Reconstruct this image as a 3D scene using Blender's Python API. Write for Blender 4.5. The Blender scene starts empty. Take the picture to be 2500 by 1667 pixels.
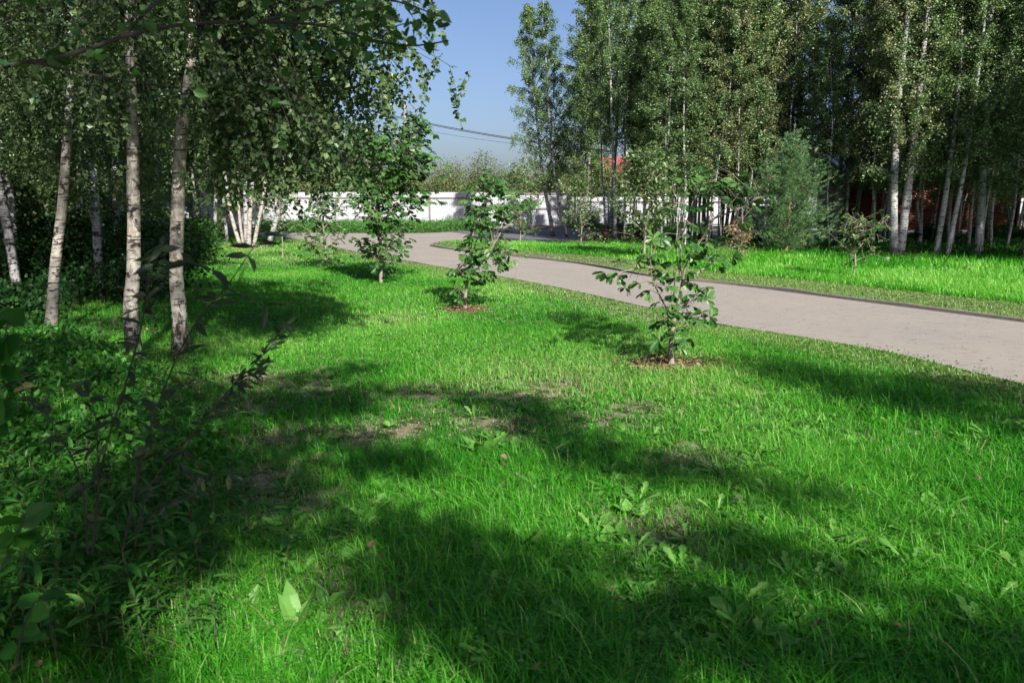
import bpy, math, random
import numpy as np
from mathutils import Vector, Matrix, Quaternion

SC = bpy.context.scene
COL = SC.collection
R = math.radians
rng = np.random.default_rng(11)
random.seed(11)

# ------------------------------------------------------------------ camera
F = 1800.0                      # focal length in photo pixels (2500 wide)
PITCH = R(10.5)
CAMH = 1.6
cam = bpy.data.objects.new('camera', bpy.data.cameras.new('camera'))
COL.objects.link(cam)
cam.location = (0, 0, CAMH)
cam.rotation_euler = (R(90) - PITCH, 0, 0)
cam.data.sensor_width = 36
cam.data.lens = 36 * F / 2500
cam.data.clip_start = 0.05
cam.data.clip_end = 2000
cam.data.dof.use_dof = True
cam.data.dof.focus_distance = 9.5
cam.data.dof.aperture_fstop = 4.5
SC.camera = cam

# ------------------------------------------------------------------ light
SUN_EL, SUN_AZ = R(32), R(160.5)          # azimuth clockwise from +Y : behind the camera, a little right
S = np.array([math.sin(SUN_AZ) * math.cos(SUN_EL), math.cos(SUN_AZ) * math.cos(SUN_EL), math.sin(SUN_EL)])
w = bpy.data.worlds.new('World'); SC.world = w; w.use_nodes = True
nt = w.node_tree
sky = nt.nodes.new('ShaderNodeTexSky'); sky.sky_type = 'NISHITA'; sky.sun_disc = False
sky.sun_elevation = SUN_EL; sky.sun_rotation = SUN_AZ
sky.air_density = 1.0; sky.dust_density = 2.6; sky.ozone_density = 5.0
mx = nt.nodes.new('ShaderNodeMix'); mx.data_type = 'RGBA'; mx.blend_type = 'MULTIPLY'; mx.inputs[0].default_value = 1; mx.inputs[7].default_value = (1.07, .98, 1.02, 1)
nt.links.new(sky.outputs[0], mx.inputs[6]); nt.links.new(mx.outputs[2], nt.nodes['Background'].inputs[0])
nt.nodes['Background'].inputs[1].default_value = 0.064
sl = bpy.data.lights.new('sun', 'SUN'); sl.energy = 5.0; sl.angle = R(0.53); sl.color = (1.0, 0.94, 0.85)
sun = bpy.data.objects.new('sun', sl); COL.objects.link(sun)
sun.rotation_euler = Vector(S).to_track_quat('Z', 'Y').to_euler()
SC.view_settings.view_transform = 'Standard'; SC.view_settings.look = 'None'
SC.view_settings.exposure = 1.14; SC.view_settings.gamma = 1.0
cy = SC.cycles
cy.max_bounces = 6; cy.diffuse_bounces = 3; cy.glossy_bounces = 2; cy.transmission_bounces = 4
cy.transparent_max_bounces = 6; cy.caustics_reflective = False; cy.caustics_refractive = False
cy.use_denoising = True

# ------------------------------------------------------------------ projection helpers (photo pixel -> place in the world)
CP, SP = math.cos(PITCH), math.sin(PITCH)
def pdir(x, y):
    u = (833.5 - y) / F
    return np.array([(x - 1250) / F, CP + SP * u, -SP + CP * u])
def pix(x, y, d):
    v = pdir(x, y); return np.array([0, 0, CAMH]) + v * (d / v[1])
def gnd(x, y):
    v = pdir(x, y); return (np.array([0, 0, CAMH]) + v * (CAMH / -v[2]))

# ------------------------------------------------------------------ mesh builder
class B:
    def __init__(s): s.V = []; s.n = 0; s.G = []
    def add(s, V, Fs, mat=0, tint=None):
        V = np.asarray(V, float).reshape(-1, 3)
        if not isinstance(Fs, list): Fs = [Fs]
        for i, f in enumerate(Fs):
            f = np.asarray(f, int)
            t = np.full(len(f), 0.5) if tint is None else np.asarray(tint, float)
            if t.ndim == 0 or len(t) != len(f): t = np.resize(t, len(f))
            s.G.append((f + s.n, mat, t))
        s.V.append(V); s.n += len(V); return s
    def box(s, c, size, mat=0, rz=0.0, tint=0.5):
        x, y, z = [v / 2 for v in size]
        P = np.array([[-x,-y,-z],[x,-y,-z],[x,y,-z],[-x,y,-z],[-x,-y,z],[x,-y,z],[x,y,z],[-x,y,z]])
        cr, sr = math.cos(rz), math.sin(rz)
        P = P @ np.array([[cr, sr, 0], [-sr, cr, 0], [0, 0, 1]]) + np.array(c)
        return s.add(P, np.array([[0,3,2,1],[4,5,6,7],[0,1,5,4],[1,2,6,5],[2,3,7,6],[3,0,4,7]]), mat, [tint] * 6)
    def tube(s, P, Rr, sides=6, mat=0, tint=None, cap=False):
        V, Fq = tubes(np.asarray(P, float)[None], np.asarray(Rr, float)[None], sides)
        s.add(V, Fq, mat, tint)
        if cap:
            n = len(P)
            s.G.append((np.array([list(range(sides))[::-1], list(range((n-1)*sides, n*sides))]) + s.n - len(V), mat, np.array([.5, .5])))
        return s
    def build(s, name, mats, parent=None, smooth=False, loc=None):
        me = bpy.data.meshes.new(name)
        V = np.concatenate(s.V) if s.V else np.zeros((0, 3))
        me.vertices.add(len(V)); me.vertices.foreach_set('co', V.astype(np.float32).ravel())
        tot = [np.full(len(f), f.shape[1]) for f, _, _ in s.G]
        loops = np.concatenate([f.ravel() for f, _, _ in s.G])
        tot = np.concatenate(tot); start = np.concatenate([[0], np.cumsum(tot)[:-1]])
        me.loops.add(len(loops)); me.polygons.add(len(tot))
        me.loops.foreach_set('vertex_index', loops.astype(np.int32))
        me.polygons.foreach_set('loop_start', start.astype(np.int32))
        me.polygons.foreach_set('material_index', np.concatenate([np.full(len(f), m) for f, m, _ in s.G]).astype(np.int32))
        me.polygons.foreach_set('use_smooth', np.full(len(tot), smooth))
        me.update(calc_edges=True)
        a = me.attributes.new('tint', 'FLOAT', 'FACE')
        a.data.foreach_set('value', np.concatenate([t for _, _, t in s.G]).astype(np.float32))
        for m in (mats if isinstance(mats, (list, tuple)) else [mats]): me.materials.append(m)
        o = bpy.data.objects.new(name, me); COL.objects.link(o)
        if parent is not None: o.parent = parent
        if loc is not None: o.location = loc
        return o

def norm(a): return a / (np.linalg.norm(a, axis=-1, keepdims=True) + 1e-9)
def tubes(P, Rr, sides):
    """P (m,n,3), Rr (m,n) -> verts, quads"""
    m, n, _ = P.shape
    T = norm(np.gradient(P, axis=1) if n > 2 else np.repeat((P[:, 1:] - P[:, :1]), 2, axis=1))
    ref = np.where(np.abs(T[..., 2:3]) > 0.9, np.array([1.0, 0, 0]), np.array([0, 0, 1.0]))
    # keep a single reference per tube
    ref = np.repeat(ref[:, :1], n, axis=1)
    A = norm(np.cross(T, ref)); Bv = np.cross(A, T)
    ang = np.arange(sides) * 2 * math.pi / sides
    V = P[:, :, None] + Rr[:, :, None, None] * (A[:, :, None] * np.cos(ang)[:, None] + Bv[:, :, None] * np.sin(ang)[:, None])
    i = np.arange(n - 1)[:, None] * sides; j = np.arange(sides)[None]; k = (j + 1) % sides
    q = np.stack([i + j, i + k, i + k + sides, i + j + sides], -1).reshape(-1, 4)
    Q = (np.arange(m)[:, None, None] * n * sides + q[None]).reshape(-1, 4)
    return V.reshape(-1, 3), Q

RH = (np.array([[0,0,0],[.38,.40,.07],[1,0,-.08],[.38,-.40,.07]]), [np.array([[0,2,1],[0,3,2]])])
OV = (np.array([[0,0,0],[.2,.30,.05],[.52,.33,.06],[1,0,-.1],[.52,-.33,.06],[.2,-.30,.05]]), [np.array([[0,3,2,1],[0,5,4,3]])])
LANC = (np.array([[0,0,0],[.3,.12,.02],[.65,.10,-.04],[1,0,-.2],[.65,-.10,-.04],[.3,-.12,.02],[.3,0,-.02],[.65,0,-.07]]),
        [np.array([[0,6,1],[0,5,6],[7,3,2],[7,4,3]]), np.array([[6,7,2,1],[5,4,7,6]])])
OBOV = (np.array([[0,0,0],[.35,.10,.03],[.68,.21,.0],[.88,.15,-.08],[1,0,-.15],[.88,-.15,-.08],[.68,-.21,.0],[.35,-.10,.03],[.35,0,-.01],[.70,0,-.07]]),
        [np.array([[0,8,1],[0,7,8],[9,4,3],[9,5,4]]), np.array([[8,9,2,1],[7,6,9,8]]), np.array([[9,3,2],[9,6,5]])])
DAND = (np.array([[0,0,0],[.25,.04,.02],[.35,.12,.03],[.42,.05,.03],[.6,.17,.02],[.66,.08,.0],[.86,.17,-.06],[1,0,-.14],
                  [.86,-.17,-.06],[.66,-.08,0],[.6,-.17,.02],[.42,-.05,.03],[.35,-.12,.03],[.25,-.04,.02],[.42,0,-.0],[.8,0,-.06]]),
        [np.array([[0,14,1],[0,13,14],[14,3,2],[14,2,1],[14,12,11],[14,13,12],[15,7,6],[15,8,7],[15,6,5],[15,9,8],[3,5,4],[11,10,9]]),
         np.array([[14,15,5,3],[14,11,9,15]])])
def leaves(C, D, N, L, T, W=None):
    """C base, D direction, N normal hint, L length, template T"""
    P, Fs = T
    C = np.asarray(C, float); n = len(C); D = norm(D)
    Sd = norm(np.cross(D, N)); Nn = np.cross(Sd, D)
    L = np.broadcast_to(L, n); W = L if W is None else np.broadcast_to(W, n)
    V = C[:, None] + D[:, None] * (P[:, 0][None, :, None] * L[:, None, None]) \
        + Sd[:, None] * (P[:, 1][None, :, None] * W[:, None, None]) + Nn[:, None] * (P[:, 2][None, :, None] * L[:, None, None])
    k = len(P); off = (np.arange(n) * k)[:, None, None]
    return V.reshape(-1, 3), [(f[None] + off).reshape(-1, f.shape[1]) for f in Fs]
def addleaves(b, C, D, N, L, T, mat=0, tint=None, W=None, jit=.0):
    V, Fs = leaves(C, D, N, L, T, W)
    n = len(C); t = rng.random(n) if tint is None else np.broadcast_to(tint, n)
    k0 = b.n; b.V.append(V); b.n += len(V)
    for f in Fs:
        per = len(f) // n
        b.G.append((f + k0, mat, np.repeat(t, per)))
def rvec(n): return norm(rng.normal(size=(n, 3)))

# ------------------------------------------------------------------ materials
def nodes(name):
    m = bpy.data.materials.new(name); m.use_nodes = True
    t = m.node_tree; return m, t, t.nodes['Principled BSDF'], t.nodes['Material Output']
def N(t, ty, **k):
    n = t.nodes.new(ty)
    for a, v in k.items():
        if a in n.inputs: n.inputs[a].default_value = v
        else: setattr(n, a, v)
    return n
def ramp(t, src, stops):
    r = t.nodes.new('ShaderNodeValToRGB'); e = r.color_ramp.elements
    while len(e) < len(stops): e.new(0.5)
    for i, (p, c) in enumerate(stops):
        e[i].position = p; e[i].color = tuple(c) + (1,) if len(c) == 3 else c
    t.links.new(src, r.inputs[0]); return r.outputs[0]
def noise(t, scale, detail=4, vec=None, rough=.6):
    n = N(t, 'ShaderNodeTexNoise'); n.inputs['Scale'].default_value = scale; n.inputs['Detail'].default_value = detail
    n.inputs['Roughness'].default_value = rough
    if vec is not None: t.links.new(vec, n.inputs['Vector'])
    return n.outputs['Fac']
def mixc(t, fac, a, b, mode='MIX'):
    m = N(t, 'ShaderNodeMix', data_type='RGBA', blend_type=mode)
    for i, v in ((0, fac), (6, a), (7, b)):
        if hasattr(v, 'links'): t.links.new(v, m.inputs[i])
        else: m.inputs[i].default_value = v if i == 0 else tuple(v) + (1,)
    return m.outputs[2]
def bump(t, p, h, s=.3, d=.02):
    b = N(t, 'ShaderNodeBump'); b.inputs['Strength'].default_value = s; b.inputs['Distance'].default_value = d
    t.links.new(h, b.inputs['Height']); t.links.new(b.outputs[0], p.inputs['Normal'])

def leafmat(name, stops, rough=.45, spec=.4, trans=.3, tcol=None, hue=0.0):
    m, t, p, o = nodes(name)
    a = N(t, 'ShaderNodeAttribute', attribute_name='tint')
    c = ramp(t, a.outputs['Fac'], stops)
    if hue:
        oi = N(t, 'ShaderNodeObjectInfo')
        c = mixc(t, .8, c, ramp(t, oi.outputs['Random'], [(0, (1-hue, 1-hue*.8, 1-hue)), (.5, (1, 1, 1)), (1, (1+hue, 1+hue*.55, 1))]), 'MULTIPLY')
    t.links.new(c, p.inputs['Base Color'])
    p.inputs['Roughness'].default_value = rough; p.inputs['Specular IOR Level'].default_value = spec
    tr = N(t, 'ShaderNodeBsdfTranslucent')
    tc = mixc(t, 1.0, c, tcol or (1.2, 1.3, .5), 'MULTIPLY'); t.links.new(tc, tr.inputs[0])
    ms = N(t, 'ShaderNodeMixShader'); ms.inputs[0].default_value = trans
    t.links.new(p.outputs[0], ms.inputs[1]); t.links.new(tr.outputs[0], ms.inputs[2]); t.links.new(ms.outputs[0], o.inputs[0])
    return m

M = {}
M['birch_leaf'] = leafmat('birch_leaf', [(0, (.038, .092, .028)), (.5, (.088, .170, .052)), (.9, (.17, .26, .09)), (.96, (.26, .24, .09)), (1, (.30, .19, .07))], rough=.42, spec=.55, trans=.26, hue=.25)
M['birch_leaf_dry'] = leafmat('birch_leaf_dry', [(0, (.06, .11, .04)), (.5, (.14, .185, .07)), (.85, (.26, .28, .13)), (1, (.34, .27, .12))], rough=.42, spec=.55, trans=.26, hue=.1)
M['near_birch_leaf'] = leafmat('near_birch_leaf', [(0, (.026, .068, .022)), (.5, (.07, .13, .045)), (.93, (.14, .20, .075)), (.98, (.30, .24, .09)), (1, (.33, .13, .04))], rough=.42, spec=.45, trans=.28)
M['chestnut_leaf'] = leafmat('chestnut_leaf', [(0, (.020, .075, .014)), (.5, (.045, .130, .026)), (1, (.095, .19, .05))], rough=.4, spec=.35, trans=.25)
M['linden_leaf'] = leafmat('linden_leaf', [(0, (.035, .085, .022)), (.6, (.075, .145, .04)), (1, (.14, .20, .07))], rough=.42, spec=.5, trans=.3)
M['browning_leaf'] = leafmat('browning_leaf', [(0, (.04, .09, .025)), (.45, (.10, .15, .05)), (.6, (.26, .14, .06)), (1, (.38, .15, .06))], trans=.2)
M['bush_leaf'] = leafmat('bush_leaf', [(0, (.02, .085, .012)), (.6, (.05, .17, .025)), (1, (.10, .24, .04))], trans=.3)
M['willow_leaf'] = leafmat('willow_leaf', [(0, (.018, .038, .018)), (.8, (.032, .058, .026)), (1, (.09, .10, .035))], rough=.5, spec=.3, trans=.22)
M['shaded_bush_leaf'] = leafmat('shaded_bush_leaf', [(0, (.008, .035, .008)), (.7, (.022, .07, .018)), (1, (.05, .12, .03))], trans=.25, spec=.25)  # darker bush leaf: the shade under the trees is put into its colour
M['pale_leaf'] = leafmat('pale_leaf', [(0, (.055, .095, .030)), (.6, (.115, .165, .055)), (1, (.20, .22, .09))], trans=.3, hue=.2)
M['weed_leaf'] = leafmat('weed_leaf', [(0, (.015, .085, .010)), (.7, (.038, .15, .02)), (1, (.09, .22, .04))], rough=.45, spec=.22, trans=.3)
M['dandelion_leaf'] = leafmat('dandelion_leaf', [(0, (.05, .18, .02)), (1, (.15, .32, .07))], rough=.45, spec=.25, trans=.28)
M['needle'] = leafmat('needle', [(0, (.035, .10, .04)), (.6, (.10, .21, .085)), (1, (.21, .33, .13))], rough=.4, trans=.15, tcol=(1, 1.1, .7))
M['grass'] = leafmat('grass', [(0, (.018, .15, .006)), (.5, (.062, .31, .016)), (.80, (.18, .45, .06)), (.90, (.27, .50, .12)), (.94, (.30, .26, .15)), (1, (.46, .39, .28))], rough=.46, spec=.32, trans=.42, tcol=(1.0, 1.45, .4))
M['mown'] = leafmat('mown', [(0, (.07, .19, .022)), (.6, (.15, .31, .055)), (.85, (.24, .36, .11)), (1, (.36, .30, .17))], rough=.45, spec=.4, trans=.3)
M['dry_leaf'] = leafmat('dry_leaf', [(0, (.08, .05, .03)), (.6, (.17, .115, .065)), (1, (.30, .23, .15))], trans=.1, rough=.6, spec=.3)

def birch_bark(name, white=(.66, .63, .57), brown=.0, dark_base=.7):
    m, t, p, o = nodes(name)
    tc = N(t, 'ShaderNodeTexCoord'); oi = N(t, 'ShaderNodeObjectInfo')
    add = N(t, 'ShaderNodeVectorMath', operation='ADD'); t.links.new(tc.outputs['Object'], add.inputs[0])
    sc = N(t, 'ShaderNodeVectorMath', operation='SCALE'); t.links.new(oi.outputs['Location'], sc.inputs[0]); sc.inputs['Scale'].default_value = 3.1
    t.links.new(sc.outputs[0], add.inputs[1])
    mp = N(t, 'ShaderNodeMapping'); mp.inputs['Scale'].default_value = (5, 5, 34); t.links.new(add.outputs[0], mp.inputs[0])
    mp2 = N(t, 'ShaderNodeMapping'); mp2.inputs['Scale'].default_value = (5, 5, 9); t.links.new(add.outputs[0], mp2.inputs[0])
    dash = ramp(t, noise(t, 1.0, 3, mp.outputs[0]), [(.57, (0, 0, 0)), (.61, (1, 1, 1))])
    patch = ramp(t, noise(t, 1.0, 6, mp2.outputs[0], .7), [(.57, (0, 0, 0)), (.61, (1, 1, 1))])
    mott = noise(t, 26, 5, add.outputs[0], .7)
    base = ramp(t, mott, [(.3, tuple(v * .62 for v in white)), (.55, white), (.8, tuple(min(1, v * 1.16) for v in white))])
    if brown:
        mp3 = N(t, 'ShaderNodeMapping'); mp3.inputs['Scale'].default_value = (14, 14, 8); t.links.new(add.outputs[0], mp3.inputs[0])
        bf = ramp(t, noise(t, 1.4, 6, mp3.outputs[0], .75), [(.50, (0, 0, 0)), (.57, (1, 1, 1))])
        mm = N(t, 'ShaderNodeMath', operation='MULTIPLY'); t.links.new(bf, mm.inputs[0]); mm.inputs[1].default_value = brown
        base = mixc(t, mm.outputs[0], base, (.14, .08, .05))
    c = mixc(t, dash, base, (.055, .045, .04))
    c = mixc(t, patch, c, (.03, .026, .024))
    # rough dark foot of the trunk
    sx = N(t, 'ShaderNodeSeparateXYZ'); t.links.new(tc.outputs['Object'], sx.inputs[0])
    mr = N(t, 'ShaderNodeMapRange'); mr.inputs[1].default_value = 0; mr.inputs[2].default_value = dark_base; mr.inputs[3].default_value = .34; mr.inputs[4].default_value = 0
    t.links.new(sx.outputs[2], mr.inputs[0])
    ad = N(t, 'ShaderNodeMath', operation='ADD'); t.links.new(mr.outputs[0], ad.inputs[0])
    mp4 = N(t, 'ShaderNodeMapping'); mp4.inputs['Scale'].default_value = (22, 22, 9); t.links.new(add.outputs[0], mp4.inputs[0])
    t.links.new(noise(t, 1, 4, mp4.outputs[0], .7), ad.inputs[1])
    foot = ramp(t, ad.outputs[0], [(.64, (0, 0, 0)), (.74, (1, 1, 1))])
    c = mixc(t, foot, c, (.045, .038, .034))
    t.links.new(c, p.inputs['Base Color']); p.inputs['Roughness'].default_value = .75; p.inputs['Specular IOR Level'].default_value = .25
    bump(t, p, noise(t, 30, 6, add.outputs[0], .8), .5, .01)
    return m
M['birch_bark'] = birch_bark('birch_bark', (.33, .335, .34))
M['birch_bark_near'] = birch_bark('birch_bark_near', (.47, .45, .41), .6, .8)
M['birch_bark_cream'] = birch_bark('birch_bark_cream', (.36, .345, .31), .35, .3)

def simple(name, col, rough=.7, var=.25, scale=8, bmp=.0, metal=0, spec=.4, stretch=None):
    m, t, p, o = nodes(name)
    tc = N(t, 'ShaderNodeTexCoord'); v = tc.outputs['Object']
    if stretch:
        mp = N(t, 'ShaderNodeMapping'); mp.inputs['Scale'].default_value = stretch; t.links.new(v, mp.inputs[0]); v = mp.outputs[0]
    n = noise(t, scale, 6, v, .65)
    c = ramp(t, n, [(.28, tuple(x * (1 - var) for x in col)), (.72, tuple(min(1, x * (1 + var)) for x in col))])
    t.links.new(c, p.inputs['Base Color']); p.inputs['Roughness'].default_value = rough; p.inputs['Metallic'].default_value = metal
    p.inputs['Specular IOR Level'].default_value = spec
    if bmp: bump(t, p, n, bmp, .02)
    return m
M['twig'] = simple('twig', (.07, .05, .04), .8)
M['dark_branch'] = simple('dark_branch', (.035, .030, .028), .8, .4, 40, .4)
M['sap_bark'] = simple('sap_bark', (.20, .175, .14), .75, .3, 30, .3, stretch=(1, 1, .3))
M['pine_bark'] = simple('pine_bark', (.26, .13, .075), .85, .5, 20, .5, stretch=(1, 1, .3))
M['grey_bark'] = simple('grey_bark', (.11, .095, .08), .85, .4, 20, .5, stretch=(1, 1, .3))
M['fence'] = simple('fence', (.34, .35, .38), .45, .05, 2)
M['rail'] = simple('rail', (.17, .145, .14), .6, .2, 6)
M['concrete'] = simple('concrete', (.16, .145, .13), .85, .2, 10, .3)
M['pole'] = simple('pole', (.22, .22, .23), .8, .1, 8)
M['cable'] = simple('cable', (.03, .03, .035), .6)
M['mulch'] = simple('mulch', (.17, .085, .055), .9, .5, 30, .6)
M['soil'] = simple('soil', (.06, .042, .032), .95, .6, 8, .8)
M['rubber'] = simple('rubber', (.02, .02, .02), .8)
M['black_paint'] = simple('black_paint', (.018, .019, .024), .22, .05, 3, spec=.6)
M['silver_paint'] = simple('silver_paint', (.50, .51, .53), .3, .05, 3, metal=.4)
M['alloy'] = simple('alloy', (.62, .62, .62), .35, .05, 3, metal=.7)
M['chrome'] = simple('chrome', (.75, .75, .76), .15, .03, 3, metal=1)
M['glass'] = simple('glass', (.02, .025, .03), .08, .05, 3, spec=.8)
M['lamp_red'] = simple('lamp_red', (.45, .012, .015), .25, .1, 3)
M['lamp_clear'] = simple('lamp_clear', (.55, .58, .62), .15, .1, 3)
M['green_paint'] = simple('green_paint', (.03, .16, .10), .5, .1, 6)
M['roof_red'] = simple('roof_red', (.30, .075, .09), .5, .15, 4)
M['render_wall'] = simple('render_wall', (.5, .45, .38), .8, .1, 4)
M['log'] = simple('log', (.10, .023, .010), .55, .35, 3, .2, stretch=(.3, 1, 6))
M['roof_metal'] = simple('roof_metal', (.42, .43, .45), .5, .15, 3, metal=.3)
M['plank'] = simple('plank', (.33, .30, .26), .8, .25, 6, .2, stretch=(.3, 3, 3))
M['blue_tarp'] = simple('blue_tarp', (.02, .03, .14), .5, .3, 4)

def ground_mat():
    m, t, p, o = nodes('ground_soil')
    tc = N(t, 'ShaderNodeTexCoord'); v = tc.outputs['Object']
    n1 = noise(t, .9, 5, v); n2 = noise(t, 60, 6, v, .8); n3 = noise(t, 7, 5, v)
    green = ramp(t, n2, [(.35, (.018, .055, .012)), (.6, (.05, .10, .022)), (.75, (.12, .12, .06))])
    dry = ramp(t, n2, [(.3, (.11, .088, .062)), (.5, (.27, .23, .17)), (.7, (.46, .40, .32))])
    c = mixc(t, ramp(t, n3, [(.45, (0, 0, 0)), (.62, (1, 1, 1))]), green, dry)
    t.links.new(c, p.inputs['Base Color']); p.inputs['Roughness'].default_value = .95; p.inputs['Specular IOR Level'].default_value = .1
    bump(t, p, n2, .8, .03); return m
def path_mat():
    m, t, p, o = nodes('path_gravel')
    tc = N(t, 'ShaderNodeTexCoord'); v = tc.outputs['Object']
    fine = noise(t, 90, 6, v, .8); big = noise(t, .6, 4, v)
    mp = N(t, 'ShaderNodeMapping'); mp.inputs['Scale'].default_value = (1, 4, 1); mp.inputs['Rotation'].default_value = (0, 0, R(-20)); t.links.new(v, mp.inputs[0])
    streak = noise(t, 3.5, 6, mp.outputs[0], .75)
    c = ramp(t, fine, [(.3, (.12, .108, .097)), (.5, (.25, .232, .212)), (.7, (.37, .35, .325))])
    c = mixc(t, ramp(t, big, [(.35, (0, 0, 0)), (.65, (.5, .5, .5))]), c, (.31, .28, .235))
    c = mixc(t, ramp(t, streak, [(.54, (0, 0, 0)), (.66, (.75, .75, .75))]), c, (.135, .115, .10))
    spk = ramp(t, noise(t, 14, 4, v), [(.66, (0, 0, 0)), (.69, (1, 1, 1))])
    c = mixc(t, spk, c, (.07, .055, .045))
    t.links.new(c, p.inputs['Base Color']); p.inputs['Roughness'].default_value = .95; p.inputs['Specular IOR Level'].default_value = .15
    bump(t, p, fine, .6, .012); return m
M['ground'] = ground_mat(); M['path'] = path_mat()
M['asphalt'] = simple('asphalt', (.105, .10, .115), .9, .25, 30, .2)
M['driveway'] = simple('driveway', (.27, .25, .235), .9, .15, 20, .2)

# ------------------------------------------------------------------ object helpers
def tag(o, label=None, cat=None, group=None, kind=None):
    if label: o['label'] = label
    if cat: o['category'] = cat
    if group: o['group'] = group
    if kind: o['kind'] = kind
    return o
def empty(name, loc=(0, 0, 0), rz=0):
    o = bpy.data.objects.new(name, None); COL.objects.link(o); o.location = tuple(map(float, loc)); o.rotation_euler = (0, 0, rz)
    o.empty_display_size = .2; return o
def copy_thing(root, loc, rz=0, scale=1, label=None, group=None):
    r = root.copy(); COL.objects.link(r); r.location = tuple(map(float, loc)); r.rotation_euler = (0, 0, rz); r.scale = (scale,) * 3
    if label: r['label'] = label
    if group: r['group'] = group
    for ch in list(root.children):
        c = ch.copy(); COL.objects.link(c); c.parent = r
        for g in list(ch.children):
            d = g.copy(); COL.objects.link(d); d.parent = c
    return r

# ------------------------------------------------------------------ ground, path, road
def inpoly(P, poly):
    x, y = P[:, 0], P[:, 1]; ins = np.zeros(len(P), bool); n = len(poly); j = n - 1
    for i in range(n):
        xi, yi, xj, yj = poly[i][0], poly[i][1], poly[j][0], poly[j][1]
        c = ((yi > y) != (yj > y)) & (x < (xj - xi) * (y - yi) / (yj - yi + 1e-12) + xi)
        ins ^= c; j = i
    return ins
def dist_line(P, L):
    d = np.full(len(P), 1e9)
    for a, b in zip(L[:-1], L[1:]):
        a = np.array(a[:2]); b = np.array(b[:2]); ab = b - a
        t = np.clip(((P[:, :2] - a) @ ab) / (ab @ ab), 0, 1)
        d = np.minimum(d, np.linalg.norm(P[:, :2] - (a + t[:, None] * ab), axis=1))
    return d
def smoothline(P, sub=6):
    P = np.array(P); out = []
    for i in range(len(P) - 1):
        p0, p1, p2, p3 = P[max(i-1, 0)], P[i], P[i+1], P[min(i+2, len(P)-1)]
        for k in range(sub):
            t = k / sub
            out.append(.5 * ((2*p1) + (-p0+p2)*t + (2*p0-5*p1+4*p2-p3)*t*t + (-p0+3*p1-3*p2+p3)*t**3))
    out.append(P[-1]); return np.array(out)
def ext(a, b, d):
    v = (b - a) / np.linalg.norm(b - a); return b + v * d
near_px = [(640, 577), (733, 585), (850, 611), (999, 638), (1063, 650), (1201, 672), (1382, 707), (1594, 755), (1743, 790), (2126, 853), (2500, 940)]
far_px = [(1052, 602), (1116, 612), (1254, 627), (1414, 645), (1594, 677), (1807, 699), (2126, 740), (2500, 788)]
nearL = [gnd(*p) for p in near_px]; farL = [gnd(*p) for p in far_px]
e1 = ext(nearL[-2], nearL[-1], 9); e2 = ext(farL[-2], farL[-1], 12)
nearL.append(e1); farL.append(e2)
nearL = smoothline(nearL); farL = smoothline(farL)
isl_back = smoothline([gnd(*p) for p in [(1052, 602), (1060, 597), (1090, 592), (1148, 588), (1300, 590), (1450, 592), (1560, 586), (1700, 583), (2050, 584)]])
back_px = [(1100, 567), (1040, 569), (860, 569), (700, 567), (600, 566)]
path_poly = np.concatenate([nearL[::-1], [gnd(600, 572)], [gnd(*p) for p in back_px[::-1]], [gnd(1150, 575)], isl_back[:19][::-1], farL[1:]])
asph_poly = np.array([gnd(*p) for p in [(1085, 562), (1200, 558.5), (1700, 558), (1700, 584), (1450, 593), (1300, 591), (1148, 589), (1120, 590), (1060, 575)]])
drive_poly = np.array([gnd(*p) for p in [(1560, 559), (2500, 558.5), (2500, 562), (2120, 570), (2060, 584.5), (1700, 584.5), (1560, 588)]])
def sheet(name, poly, z, mat):
    b = B(); P = poly.copy(); P[:, 2] = z
    b.add(P, np.array([list(range(len(P)))]))
    o = b.build(name, mat); 
    if o.data.polygons[0].normal.z < 0: o.data.flip_normals()
    tag(o, kind='structure'); return o
b = B(); b.add([[-900, -300, 0], [900, -300, 0], [900, 1500, 0], [-900, 1500, 0]], np.array([[0, 1, 2, 3]]))
tag(b.build('ground', M['ground']), kind='structure')
import bmesh
sheet('asphalt_road', asph_poly, .004, M['asphalt'])
sheet('driveway', drive_poly, .008, M['driveway'])
sheet('path', path_poly, .012, M['path'])
# low kerb boards along the far edge of the path and round the island tip
kl = np.concatenate([isl_back[4:20][::-1], farL])
b = B(); T = norm(np.gradient(kl, axis=0)); nn = np.stack([-T[:, 1], T[:, 0], T[:, 2] * 0], 1)
hh = .060 + .012 * ((np.arange(len(kl)) // 2) % 3 == 0) + .004 * np.sin(np.arange(len(kl)) * 1.7)
wv = [kl + nn * (-.045), kl + nn * (.045)]
V = np.concatenate([wv[0] + [0, 0, 0], np.c_[wv[0][:, :2], hh], np.c_[wv[1][:, :2], hh], wv[1]])
n = len(kl); i = np.arange(n - 1)
b.add(V, np.concatenate([np.stack([i + k*n, i + 1 + k*n, i + 1 + (k+1)*n, i + (k+1)*n], 1) for k in range(3)]))
tag(b.build('kerb', M['concrete']), kind='structure')

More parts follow.
